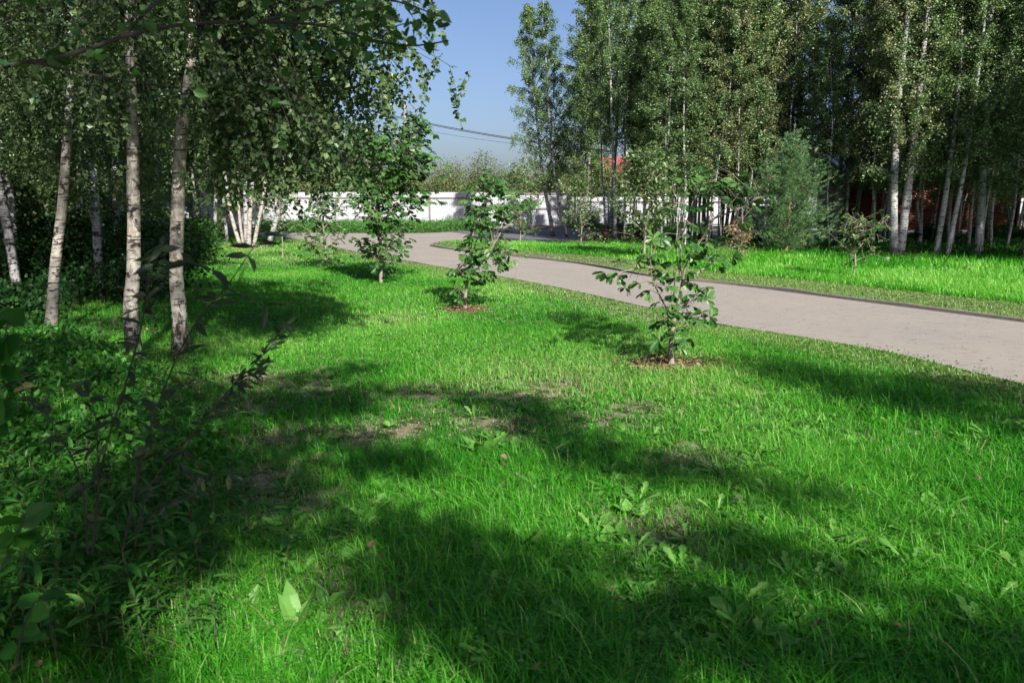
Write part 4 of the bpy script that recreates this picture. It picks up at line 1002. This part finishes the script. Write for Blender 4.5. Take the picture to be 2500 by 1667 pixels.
fl = np.concatenate([fallen(60, (2, 6)), fallen(110, (6, 14), h=(.03, .08))]); fp = scatter(420, 6, 20, -5, 44); fp = fp[inpoly(fp, path_poly)]; fp[:, 2] = .016
lf = np.concatenate([scatter(700, 2.2, 16, -50, -12)]); lf = lf[left_wood(lf) > -.3]; lf[:, 2] = rng.uniform(.01, .06, len(lf))
b = B(); P = np.concatenate([fl, lf]); addleaves(b, P, norm(rng.normal(0, 1, P.shape) * [1, 1, .3]), rng.normal(0, .6, P.shape) + [0, 0, 1], rng.uniform(.03, .055, len(P)), OV, 0)
P = fp; addleaves(b, P, norm(rng.normal(0, 1, P.shape) * [1, 1, .05]), rng.normal(0, .1, P.shape) + [0, 0, 1], rng.uniform(.015, .04, len(P)), OV, 0, tint=rng.random(len(P)) * .4)
tag(b.build('fallen_leaves', M['dry_leaf']), 'small brown leaves fallen on grass and path', 'leaves', kind='stuff')

# ------------------------------------------------------------------ broadleaf lawn weeds
def rosette(label, n, L, T, mat, loc=(0, 0, 0), el=(.25, 1.0), name='dandelion', group=None, cat='plant', wr=(.75, 1.05)):
    b = B(); a = np.arange(n) * 2.4 + rng.normal(0, .3, n); e = rng.uniform(*el, n)
    D = np.c_[np.cos(a) * np.cos(e), np.sin(a) * np.cos(e), np.sin(e)]
    C = np.c_[np.cos(a) * .012, np.sin(a) * .012, 0 * a + .01]; Ls = L * rng.uniform(.6, 1.1, n)
    addleaves(b, C, D, np.c_[0 * a, 0 * a, 0 * a + 1] - D * .2, Ls, T, 0, W=Ls * rng.uniform(*wr, n))
    return tag(b.build(name, M[mat], loc=loc), label, cat, group)
DG = 'dandelions scattered in the lawn'
protos = [rosette('dandelion with toothed leaves among the lawn grass', random.randint(7, 12), .155, DAND, 'dandelion_leaf', tuple(gnd(*p)), group=DG) for p in ((1840, 1150), (1560, 1230), (2300, 1250))]
pl = [rosette('low weed with broad oval leaves among the lawn grass', 7, .09, OV, 'dandelion_leaf', tuple(gnd(*p)), name='plantain', group='broad-leaved lawn weeds', wr=(.8, 1.1)) for p in ((1420, 1190), (2080, 1090))]
spots = [(random.uniform(1150, 2600), random.uniform(990, 1640)) for _ in range(190)] + [(random.uniform(700, 2600), random.uniform(760, 1050)) for _ in range(80)] + [(random.uniform(600, 1300), random.uniform(1050, 1600)) for _ in range(22)]
for x, y in spots:
    P = gnd(x, y)
    if inpoly(P[None], path_poly)[0] or dist_line(P[None], nearL)[0] < .5: continue
    src = random.choice(protos + pl); copy_thing(src, P, random.random() * 6.28, random.uniform(.45, 1.1) * (.75 if y < 1050 else 1))
BW = [('large upright weed with three long leaves at the bottom, left of centre', (722, 1540), 5, .19, LANC, (.8, 1.35), (1.5, 2.0)),
      ('long toothed dandelion leaves catching the sun, bottom right of centre', (1830, 1560), 5, .19, DAND, (.3, .9), (1.0, 1.3)),
      ('broad grey-green dock leaf lying low in the shade at the bottom', (1480, 1590), 3, .19, OV, (.1, .5), (.6, .7)),
      ('pair of tall pale dandelion leaves in the middle of the dark grass', (1290, 1345), 3, .17, OV, (.7, 1.3), (.7, .9)),
      ('pale dandelion by the lit bare patch, directly below the near sapling', (1750, 1260), 6, .15, DAND, (.4, 1.1), (.8, 1.1)),
      ('upright dandelion leaves on the bare patch in the middle', (1180, 1120), 6, .20, LANC, (.6, 1.3), (1.4, 1.8)),
      ('big toothed dandelion rosette near the right edge of the lawn', (2230, 1400), 8, .18, DAND, (.3, 1.0), (.8, 1.1))]
for lab, p, n, L, T, el, wr in BW: rosette(lab, n, L, T, 'dandelion_leaf', tuple(gnd(*p)), el, wr=wr)
# clover-like ground leaves as ground cover
P = scatter(26000, 1.8, 9, -30, 44); P = P[~inpoly(P, path_poly)]; P = P[(rng.random(len(P)) < vnoise(P, .5, 12) * 1.3)]
P = P[(rng.random(len(P)) > bare(P))]; P[:, 2] = rng.uniform(.02, .09, len(P)); b = B()
addleaves(b, P, norm(rng.normal(0, 1, P.shape) * [1, 1, .4]), rng.normal(0, .4, P.shape) + [0, 0, 1], rng.uniform(.012, .032, len(P)), OV, 0)
tag(b.build('ground_cover', M['weed_leaf']), 'small round leaves of clover and weeds between the grass blades', 'ground cover', kind='stuff')

# leafy herbs of the lower left
def herb_builders(H, n, L, T, seed):
    st = np.random.default_rng(seed); bs, bl = B(), B(); ax = np.array([st.normal(0, .12), st.normal(0, .12), 1.0])
    P = np.linspace(0, 1, 6)[:, None] * ax * H; bs.tube(P, np.linspace(.0035, .0015, 6), 5)
    z = np.linspace(.12, 1, n); a = np.arange(n) * 2.4; e = st.uniform(-.1, .7, n) * 1 + .3 * (z > .85)
    D = np.c_[np.cos(a) * np.cos(e), np.sin(a) * np.cos(e), np.sin(e)]; Ls = L * (.5 + .7 * np.sin(z * 2.4)) * st.uniform(.8, 1.1, n)
    addleaves(bl, z[:, None] * ax * H, D, np.c_[0 * a, 0 * a, 0 * a + 1], Ls, T, 0, tint=st.random(n), W=Ls * st.uniform(.8, 1.25, n)); return bs, bl
HP = []
for k, (H, n, L) in enumerate([(.32, 16, .10), (.24, 15, .09), (.20, 20, .06), (.38, 20, .115)]):
    bs, bl = herb_builders(H, n, L, LANC, k + 50); HP.append((bs, bl))
hp_me = []
for bs, bl in HP:
    o1 = bs.build('stem', M['twig']); o2 = bl.build('leaves', M['weed_leaf']); hp_me.append((o1.data, o2.data)); bpy.data.objects.remove(o1); bpy.data.objects.remove(o2)
def herb(i, loc, s, label, group):
    r = empty('leafy_herb', loc, random.random() * 6.28); tag(r, label, 'plant', group)
    for nm, me in zip(('stem', 'leaves'), hp_me[i]):
        c = bpy.data.objects.new(nm, me); COL.objects.link(c); c.parent = r; c.scale = (s, s, s)
for k in range(420):
    x, y = random.uniform(-300, 640), random.uniform(790, 1640)
    if x > 620 - (y - 900) * .25 + random.uniform(-60, 120) : continue
    herb(random.choice((0, 1, 2, 2)), gnd(x, y), random.uniform(.6, 1.15), 'dark green leafy herb in the shade of the lower left', 'leafy herbs of the lower left')
for lab, p, i, s in [('tall grey-green herb with long drooping leaves, lower left of the bare patch', (610, 1330), 3, .95), ('tall herb beside the bare soil, right of the willow stems', (520, 1290), 3, .9),
                     ('herb with long leaves reaching over the grass', (700, 1400), 3, .8), ('sunlit feathery herb on the dark grass, lower middle', (860, 1320), 2, .9), ('lit herb at the edge of the bare patch', (590, 1200), 2, 1.1)]:
    herb(i, gnd(*p), s, lab, None)

# ------------------------------------------------------------------ willow shrub in the left foreground
def shrub_px(label, name, stems, L, n_per_m, mat, base_px, W=1.0, r=.006, group=None, tmpl=LANC):
    base = gnd(*base_px); root = empty(name, base); tag(root, label, 'shrub', group); bb, bl = B(), B()
    for px, r_ in stems:
        P = smoothline([ (pix(x, y, d) if y is not None else gnd(x, 1330)) - base for x, y, d in px], 5)
        bb.tube(P, np.linspace(r_, r_ * .3, len(P)), 6)
        Ln = np.linalg.norm(np.diff(P, axis=0), axis=1).sum(); n = int(Ln * n_per_m); u = rng.uniform(.12, 1, n) * (len(P) - 1)
        k = np.minimum(u.astype(int), len(P) - 2); f = (u - k)[:, None]; C = P[k] * (1 - f) + P[k + 1] * f
        T = norm(P[k + 1] - P[k]); a = rng.random(n) * 6.283
        D = norm(np.c_[np.cos(a), .5 * np.sin(a), .5 * np.sin(a) - .25] + T * .45)
        addleaves(bl, C, D, rvec(n) + [0, -.3, .8], L * rng.uniform(.5, 1.15, n), tmpl, 0, W=L * W * rng.uniform(.8, 1.4, n))
    bb.build('stems', M['dark_branch'], root); bl.build('leaves', M[mat], root)
    return root
WG = 'young willows in the left foreground'
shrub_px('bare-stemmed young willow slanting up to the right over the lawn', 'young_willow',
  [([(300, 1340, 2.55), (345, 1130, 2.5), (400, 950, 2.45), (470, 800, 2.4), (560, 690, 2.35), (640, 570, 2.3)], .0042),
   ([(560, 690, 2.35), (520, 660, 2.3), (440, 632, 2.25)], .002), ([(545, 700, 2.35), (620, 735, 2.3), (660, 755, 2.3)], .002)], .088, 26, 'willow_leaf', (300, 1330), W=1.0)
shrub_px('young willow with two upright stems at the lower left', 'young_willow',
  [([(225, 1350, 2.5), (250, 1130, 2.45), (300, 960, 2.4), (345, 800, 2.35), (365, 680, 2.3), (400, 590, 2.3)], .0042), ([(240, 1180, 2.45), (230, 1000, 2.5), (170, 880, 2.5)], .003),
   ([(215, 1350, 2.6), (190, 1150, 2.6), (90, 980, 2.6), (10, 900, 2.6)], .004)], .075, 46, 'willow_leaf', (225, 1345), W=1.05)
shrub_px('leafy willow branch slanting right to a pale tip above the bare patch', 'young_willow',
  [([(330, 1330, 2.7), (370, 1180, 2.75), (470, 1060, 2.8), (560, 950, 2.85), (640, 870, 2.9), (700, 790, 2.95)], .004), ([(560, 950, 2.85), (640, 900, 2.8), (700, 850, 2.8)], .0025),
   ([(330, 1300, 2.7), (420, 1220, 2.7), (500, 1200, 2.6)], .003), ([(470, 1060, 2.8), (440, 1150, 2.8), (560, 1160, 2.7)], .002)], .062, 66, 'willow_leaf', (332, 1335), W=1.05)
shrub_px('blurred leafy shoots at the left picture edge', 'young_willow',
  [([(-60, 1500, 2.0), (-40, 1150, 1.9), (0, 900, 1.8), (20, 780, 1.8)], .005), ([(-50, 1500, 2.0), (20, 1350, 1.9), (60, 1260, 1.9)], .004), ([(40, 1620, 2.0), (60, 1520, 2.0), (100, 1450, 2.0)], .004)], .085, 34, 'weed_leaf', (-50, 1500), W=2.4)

# ------------------------------------------------------------------ overhanging near branch with its tree left of the frame
base = np.array([-2.6, 1.6, 0]); root = empty('alder_tree', base); tag(root, 'alder left of the viewpoint whose dark limb crosses the top left of the view', 'tree')
trunk_mesh([[0, 0, 0], [.05, .1, 1.2], [.0, .15, 2.4], [-.1, .1, 3.6], [-.1, 0, 5]], [.10, .09, .075, .05, .02], 10, flare=1.3).build('trunk', M['grey_bark'], root, smooth=True)
bb, bl = B(), B()
limbs = [([(-900, 500, 1.8), (-300, 250, 2.1), (0, 165, 2.3), (150, 140, 2.35), (330, 82, 2.4), (470, 58, 2.45), (640, 54, 2.5), (780, 62, 2.5), (900, 95, 2.5), (1000, 112, 2.5), (1095, 100, 2.5)], .0085, .45),
         ([(80, 152, 2.3), (170, 172, 2.35), (300, 196, 2.4), (400, 208, 2.4), (490, 217, 2.45)], .004, .1),
         ([(640, 54, 2.5), (760, 20, 2.5), (880, -10, 2.5), (990, 10, 2.5), (1070, 40, 2.5)], .006, 1),
         ([(300, 90, 2.4), (420, -20, 2.5), (600, -60, 2.5), (800, -50, 2.6)], .006, 1), ([(900, 95, 2.5), (980, 60, 2.5), (1060, 55, 2.5)], .003, 1.2), ([(700, 56, 2.5), (780, 110, 2.5), (860, 150, 2.5)], .003, 1.0),
         ([(-300, 250, 2.1), (-100, 60, 2.2), (100, -30, 2.3), (300, -60, 2.3)], .006, .8), ([(620, 54, 2.5), (690, 200, 2.45), (740, 330, 2.4), (760, 470, 2.35)], .002, .25)]
for px_, r_, dn in limbs:
    P = smoothline([pix(x, y, d) - base for x, y, d in px_], 5); bb.tube(P, np.linspace(r_, r_ * .3, len(P)), 7)
    n = int(75 * dn * np.linalg.norm(np.diff(P, axis=0), axis=1).sum()); s0 = .45 if dn == .3 else .05
    u = rng.uniform(s0, 1, n) ** (.7 if dn == .3 else 1) * (len(P) - 1); k = np.minimum(u.astype(int), len(P) - 2); f = (u - k)[:, None]
    C = P[k] * (1 - f) + P[k + 1] * f + rng.normal(0, .03, (n, 3))
    addleaves(bl, C, rvec(n) + [0, 0, -.3], rvec(n) + [0, 0, .6], .046 * rng.uniform(.6, 1.2, n), OV, 0, W=.042 * rng.uniform(.9, 1.3, n))
bb.build('branches', M['dark_branch'], root); bl.build('crown', M['chestnut_leaf'], root)

# ------------------------------------------------------------------ log house at the right
hd = 36.5; hx0, hx1 = fx(2032, hd), fx(2362, hd); hxe = fx(2440, hd)
root = empty('log_house', (hx0, hd, 0)); tag(root, 'dark red brown log house half hidden behind the birches at the right', 'house')
Wd = hxe - hx0; b = B(); nlog = 22; z0, z1 = .38, 3.0; dz = (z1 - z0) / nlog
def logwall(b, a, c, z0, n, dz, rad):
    a = np.array(a, float); c = np.array(c, float)
    for k in range(n): b.tube([[*a, z0 + dz * (k + .5)], [*((a + c) / 2), z0 + dz * (k + .5)], [*c, z0 + dz * (k + .5)]], [rad] * 3, 10, cap=True)
logwall(b, (0, 0), (Wd, 0), z0, nlog, dz, dz * .56); logwall(b, (0, -.15), (0, 3.2), z0, nlog, dz, dz * .56); logwall(b, (Wd, -.15), (Wd, 3.2), z0, nlog, dz, dz * .56); logwall(b, (0, 3.2), (Wd, 3.2), z0, nlog, dz, dz * .56)
b.build('wall', M['log'], root, smooth=False)
b = B()
for k in range(7): b.box((Wd * k / 6, .1, .18), (.4, .4, .36))
b.build('foundation', M['soil'], root)
b = B(); V = np.array([[-.5, -.7, 3.2], [Wd + .5, -.7, 3.2], [Wd + .5, 1.6, 4.0], [-.5, 1.6, 4.0], [-.5, 3.9, 3.2], [Wd + .5, 3.9, 3.2]]); V2 = V + [0, 0, .07]
b.add(np.concatenate([V, V2]), np.array([[6, 7, 8, 9], [9, 8, 11, 10], [1, 0, 3, 2], [2, 3, 4, 5], [0, 1, 7, 6], [1, 2, 8, 7], [2, 5, 11, 8], [0, 6, 9, 3], [3, 9, 10, 4], [4, 10, 11, 5]]))
rf = b.build('roof', M['roof_metal'], root)
b = B(); b.box((Wd / 2, -.72, 3.22), (Wd + 1.0, .03, .09)); b.build('eave_board', M['plank'], rf)
b = B(); b.add(np.array([[Wd + .2, -.9, 2.95], [Wd + 2.6, -.9, 2.35], [Wd + 2.6, 3.2, 2.35], [Wd + .2, 3.2, 2.95], [Wd + .2, -.9, 3.0], [Wd + 2.6, -.9, 2.4], [Wd + 2.6, 3.2, 2.4], [Wd + .2, 3.2, 3.0]]),
  np.array([[4, 5, 6, 7], [3, 2, 1, 0], [0, 1, 5, 4], [1, 2, 6, 5], [2, 3, 7, 6], [3, 0, 4, 7]])); b.build('porch_roof', M['roof_metal'], root)
for k in range(2):
    b = B(); b.box((Wd + 2.4, -.7 + 3.6 * k, 1.17), (.12, .12, 2.34)); b.build('post', M['grey_bark'], root)
# things lying at its right end
def rod_thing(name, label, a, c, r, mat, group=None):
    a = np.array(a, float); c = np.array(c, float); b = B(); v = c - a; b.tube([[0, 0, 0], v * .33, v * .66, v], [r, r * .99, r * .98, r * .95], 8, cap=True); b.tube([v * .3, v * .32, v * .34], [r * 1.35] * 3, 8); b.tube([v * .7, v * .72, v * .74], [r * 1.35] * 3, 8)
    return tag(b.build(name, M[mat], loc=tuple(a)), label, 'pole', group)
g1 = gnd(2478, 590); g2 = gnd(2470, 590)
rod_thing('metal_pole', 'green grey metal pole leaning at the log house end, the right one of two', g1, pix(2464, 500, g1[1] + .5), .05, 'green_paint')
rod_thing('metal_pole', 'green grey metal pole leaning at the log house end, the left one of two', g2, pix(2458, 500, g2[1] + .5), .05, 'green_paint')
rod_thing('birch_pole', 'crooked bare pole leaning beside the orange lit wall end', gnd(2436, 576), pix(2447, 508, 36), .045, 'plank')
for lab, p, L in [('low grey plank bench on thin metal legs in front of the leaning poles', (2450, 592), 1.5), ('second low plank bench behind the first, near the wall', (2434, 581), 1.2)]:
    g = gnd(*p); root = empty('garden_bench', g); tag(root, lab, 'bench')
    b = B(); b.box((0, 0, .40), (L, .38, .06)); b.build('seat', M['plank'], root)
    for sx in (-1, 1):
        for sy in (-1, 1): b = B(); b.tube([[sx * L * .4, sy * .14, 0], [sx * L * .38, sy * .14, .2], [sx * L * .36, sy * .13, .37]], [.017] * 3, 6); b.build('leg', M['cable'], root)
g = gnd(2495, 573); b = B(); b.tube([[-1.2, 0, .95], [0, 0, .97], [1.6, 0, .95]], [.2, .19, .18], 12, cap=True)
for sx in (-.9, 1.2): b.box((sx, 0, .38), (.12, .3, .76))
tag(b.build('timber_log', M['plank'], loc=tuple(g)), 'thick grey log resting on two props at the right picture edge', 'log')
g = gnd(2320, 592); b = B(); k = 20; U, Vv = np.meshgrid(np.linspace(-1, 1, k), np.linspace(-1, 1, 8), indexing='ij'); Z = .16 * np.clip(1 - U**2, 0, 1) ** .5 * np.clip(1 - Vv**2, 0, 1) + .02 * rng.normal(size=U.shape)
ii, jj = np.meshgrid(np.arange(k - 1), np.arange(7), indexing='ij'); ii = ii.ravel(); jj = jj.ravel()
b.add(np.stack([U * 1.6, Vv * .6, np.clip(Z, .004, 1)], -1).reshape(-1, 3), np.stack([ii*8+jj, (ii+1)*8+jj, (ii+1)*8+jj+1, ii*8+jj+1], 1))
tag(b.build('tarpaulin', M['blue_tarp'], loc=tuple(g)), 'crumpled dark blue tarpaulin on the ground below the log wall', 'tarpaulin')

# ------------------------------------------------------------------ parked cars
def car(name, label, loc, rz, body, prof, cab, L, W, wr, axles, suv=False):
    root = empty(name, loc, rz); tag(root, label, 'car')
    def extrude(b, prof, w, mat=0, inset=.0):
        P = np.array(prof, float); n = len(P); c = P.mean(0); Pi = c + (P - c) * (1 - inset)
        V = np.concatenate([np.c_[Pi[:, 0], np.full(n, -w), Pi[:, 1]], np.c_[P[:, 0], np.full(n, -w + .07), P[:, 1]], np.c_[P[:, 0], np.full(n, w - .07), P[:, 1]], np.c_[Pi[:, 0], np.full(n, w), Pi[:, 1]]])
        i = np.arange(n); j = (i + 1) % n
        b.add(V, [np.concatenate([np.stack([i + k*n, j + k*n, j + (k+1)*n, i + (k+1)*n], 1) for k in range(3)]), np.array([list(range(n))[::-1], list(range(3*n, 4*n))])], mat)
    b = B(); extrude(b, prof, W / 2, inset=.03); b.build('body', M[body], root)
    P = np.array(cab, float); n = len(P); top = P[:, 1] > P[:, 1].mean(); w_ = np.where(top, W / 2 - .22, W / 2 - .04)
    b = B(); V = np.concatenate([np.c_[P[:, 0], -w_, P[:, 1]], np.c_[P[:, 0], w_, P[:, 1]]]); i = np.arange(n); j = (i + 1) % n
    b.add(V, [np.stack([i, j, j + n, i + n], 1), np.array([list(range(n))[::-1], list(range(n, 2 * n))])]); b.build('windows', M['glass'], root)
    zt = P[:, 1].max(); xt = P[top][:, 0]; b = B(); b.box(((xt.min() + xt.max()) / 2, 0, zt + .02), (xt.max() - xt.min() + .1, W - .40, .05))
    for x_, xb in ((xt.min(), P[~top][:, 0].min()), (xt.max(), P[~top][:, 0].max())):
        for sy in (-1, 1): b.tube([[x_, sy * (W / 2 - .22), zt], [(x_ + xb) / 2, sy * (W / 2 - .12), (zt + P[:, 1].min()) / 2], [xb, sy * (W / 2 - .04), P[:, 1].min()]], [.04] * 3, 6)
    for sy in (-1, 1): b.tube([[(xt.min() + xt.max()) / 2, sy * (W / 2 - .21), zt], [(xt.min() + xt.max()) / 2, sy * (W / 2 - .12), (zt + P[:, 1].min()) / 2], [(xt.min() + xt.max()) / 2, sy * (W / 2 - .03), P[:, 1].min()]], [.035] * 3, 6)
    b.build('roof', M[body], root)
    for ax in axles:
        for sy in (-1, 1):
            w_ = empty('wheel', (ax, sy * (W / 2 - .10), wr)); w_.parent = root
            b = B(); a = np.linspace(0, 6.283, 33)[:-1]; prf = [(wr * .66, -.11), (wr * .95, -.11), (wr, -.07), (wr, .07), (wr * .95, .11), (wr * .66, .11)]
            V = np.array([[math.cos(t) * r_, y_, math.sin(t) * r_] for r_, y_ in prf for t in a]); i = np.arange(32); j = (i + 1) % 32
            b.add(V, np.concatenate([np.stack([i + k*32, j + k*32, j + ((k+1) % 6)*32, i + ((k+1) % 6)*32], 1) for k in range(6)])); b.build('tyre', M['rubber'], w_)
            b = B(); b.tube([[0, sy * .02, 0], [0, sy * .07, 0], [0, sy * .12, 0]], [wr * .2] * 3, 16, cap=True)
            V = np.array([[math.cos(t) * r_, y_, math.sin(t) * r_] for r_, y_ in [(wr * .68, .11 * sy), (wr * .60, .12 * sy), (wr * .58, .02 * sy)] for t in a])
            b.add(V, np.concatenate([np.stack([i + k*32, j + k*32, j + (k+1)*32, i + (k+1)*32], 1) for k in range(2)]))
            for q in range(10):
                t = q * 6.283 / 10; b.tube([[math.cos(t) * wr * .15, sy * .10, math.sin(t) * wr * .15], [math.cos(t) * wr * .4, sy * .105, math.sin(t) * wr * .4], [math.cos(t) * wr * .62, sy * .10, math.sin(t) * wr * .62]], [.022, .02, .024], 5)
            b.build('rim', M['alloy'], w_)
    return root
suv = car('parked_car', 'black off-road car parked by the log house corner, front wheel showing', (fx(2016, 41.2), 42.1, .008), R(-6), 'black_paint',
  [(-1.05, .42), (-1.0, .85), (-.9, 1.02), (.55, 1.18), (.6, 1.2), (3.6, 1.2), (3.72, 1.0), (3.72, .45), (3.2, .40), (3.1, .38), (.45, .38), (.35, .36), (-.4, .36), (-.6, .40)],
  [(.42, 1.18), (1.15, 1.74), (3.3, 1.76), (3.6, 1.19)], 4.7, 1.9, .40, (0, 2.75))
b = B(); b.box((-.99, -.66, .86), (.10, .42, .16)); b.build('headlight', M['lamp_clear'], suv)
b = B(); b.box((-.99, .66, .86), (.10, .42, .16)); b.build('headlight', M['lamp_clear'], suv)
b = B(); 
for k in range(4): b.box((-1.03, 0, .70 + k * .07), (.05, .8, .03))
b.build('grille', M['chrome'], suv)
b = B(); b.box((-1.07, 0, .50), (.06, 1.7, .08)); b.build('bumper', M['chrome'], suv)
sil = car('parked_car', 'silver car with red tail lamp parked between the trunks left of the pine', (fx(1842, 40), 40.6, .008), R(28), 'silver_paint',
  [(-1.0, .38), (-1.05, .62), (-1.0, 1.0), (-.7, 1.06), (2.4, 1.0), (3.3, .82), (3.4, .5), (3.3, .3), (-.8, .28)],
  [(-.72, 1.04), (-.25, 1.48), (1.3, 1.50), (2.3, 1.0)], 4.5, 1.8, .32, (0, 2.65))
for sy in (-1, 1):
    b = B(); b.box((-1.02, sy * .66, .86), (.10, .46, .17)); b.box((-.93, sy * .885, .86), (.22, .04, .12)); b.build('tail_lamp', M['lamp_red'], sil)
b = B(); b.box((-1.06, 0, .45), (.06, 1.6, .14)); b.build('bumper', M['silver_paint'], sil)

# ------------------------------------------------------------------ far things: red roofed house, antennas, power pole and wires, wire fence
d = 78; root = empty('red_roofed_house', (fx(1505, d), d, 0)); tag(root, 'house with red tiled hip roof showing over the bushes beyond the fence', 'house')
b = B(); b.box((0, 4, 2.25), (8.4, 8, 4.5)); b.build('wall', M['render_wall'], root)
b = B(); b.add([[-4.9, -.8, 4.3], [4.9, -.8, 4.3], [4.9, 8.8, 4.3], [-4.9, 8.8, 4.3], [-1.6, 4, 6.7], [1.6, 4, 6.7]], [np.array([[0, 1, 5, 4], [2, 3, 4, 5], [3, 2, 1, 0]]), np.array([[1, 2, 5], [3, 0, 4]])])
for k in range(8):
    t = k / 8; b.tube([[-4.9 + 3.3 * t, -.8 + 4.8 * t, 4.34 + 2.4 * t], [0, -.8 + 4.8 * t, 4.34 + 2.4 * t], [4.9 - 3.3 * t, -.8 + 4.8 * t, 4.34 + 2.4 * t]], [.04] * 3, 4)
rf = b.build('roof', M['roof_red'], root)
b = B(); b.box((1.4, 5.5, 6.6), (.6, .6, 1.6)); b.build('chimney', M['render_wall'], rf)
b = B(); b.box((-1.8, -.03, 2.9), (1.3, .08, 1.4)); b.build('window', M['glass'], root)
b = B(); b.box((1.8, -.03, 2.9), (1.3, .08, 1.4)); b.build('window', M['glass'], root)
for x, y, lab in ((1428, 378, 'left of two thin masts beside the red roof'), (1434, 384, 'right of two thin masts beside the red roof')):
    P = pix(x, y, 74); b = B(); b.tube([[0, 0, 0], [0, 0, P[2] * .5], [0, 0, P[2]]], [.05, .04, .03], 6); b.tube([[-.3, 0, P[2] * .97], [0, 0, P[2] * .97], [.3, 0, P[2] * .97]], [.015] * 3, 4)
    tag(b.build('antenna_mast', M['pole'], loc=(P[0], 74, 0)), lab, 'mast')
P = pix(987, 250, 58); root = empty('utility_pole', (P[0], 58, 0)); tag(root, 'grey concrete power pole behind the tallest sapling', 'pole')
b = B(); b.tube([[0, 0, 0], [0, 0, 4.5], [0, 0, P[2]]], [.15, .13, .10], 10, cap=True); b.build('shaft', M['pole'], root)
b = B(); b.box((0, 0, P[2] - .4), (1.3, .08, .08)); b.build('crossarm', M['rail'], root)
for y0, y1, k in ((288, 330, 0), (291, 333, 1), (312, 336, 2)):
    A_ = pix(900, y0 - 20, 60); C_ = pix(1500, y1 + 40, 44 + 0 * k); b = B(); s = np.linspace(0, 1, 14)[:, None]; W_ = A_ * (1 - s) + C_ * s; W_[:, 2] -= (.35 * 4 * s * (1 - s))[:, 0] * .8
    b.tube(W_ - W_[0], [.022 if k < 2 else .010] * 14, 4)
    tag(b.build('power_cable', M['cable'], loc=tuple(W_[0])), ['upper of the two thick power cables crossing the sky gap', 'lower of the two thick power cables crossing the sky gap', 'thin cable below the two thick ones in the sky gap'][k], 'cable')
P0, P1 = gnd(1440, 562), gnd(1620, 562); root = empty('wire_fence', P0); tag(root, 'light green wire mesh fence with green posts behind the soil heap', 'fence')
v = (P1 - P0); b = B()
for k in range(24): z = .12 + k * .075; b.tube([[0, 0, z], [v[0] / 2, v[1] / 2, z], [v[0], v[1], z]], [.0035] * 3, 3)
for k in range(46): t = k / 45; b.tube([[v[0] * t, v[1] * t, .1], [v[0] * t, v[1] * t, 1], [v[0] * t, v[1] * t, 1.85]], [.003] * 3, 3)
b.build('mesh_panel', M['green_paint'], root)
for t in (.0, .25, .62, 1): b = B(); b.box((v[0] * t, v[1] * t - .03, .97), (.07, .05, 1.94)); b.build('post', M['green_paint'], root)
bush_proto('thin0', 'linden_leaf', 1.9, .5, 10, 60, .07, T=OV, seed=61)
for x, s in ((1438, 1.1), (1452, .9), (1510, .95), (1522, .8), (1600, .8), (1635, .7)):
    bush('climbing_plant', 'thin0', gnd(x, 563), s, 'thin leafy plant growing up before the white fence', 'plant', 'thin plants before the white fence')
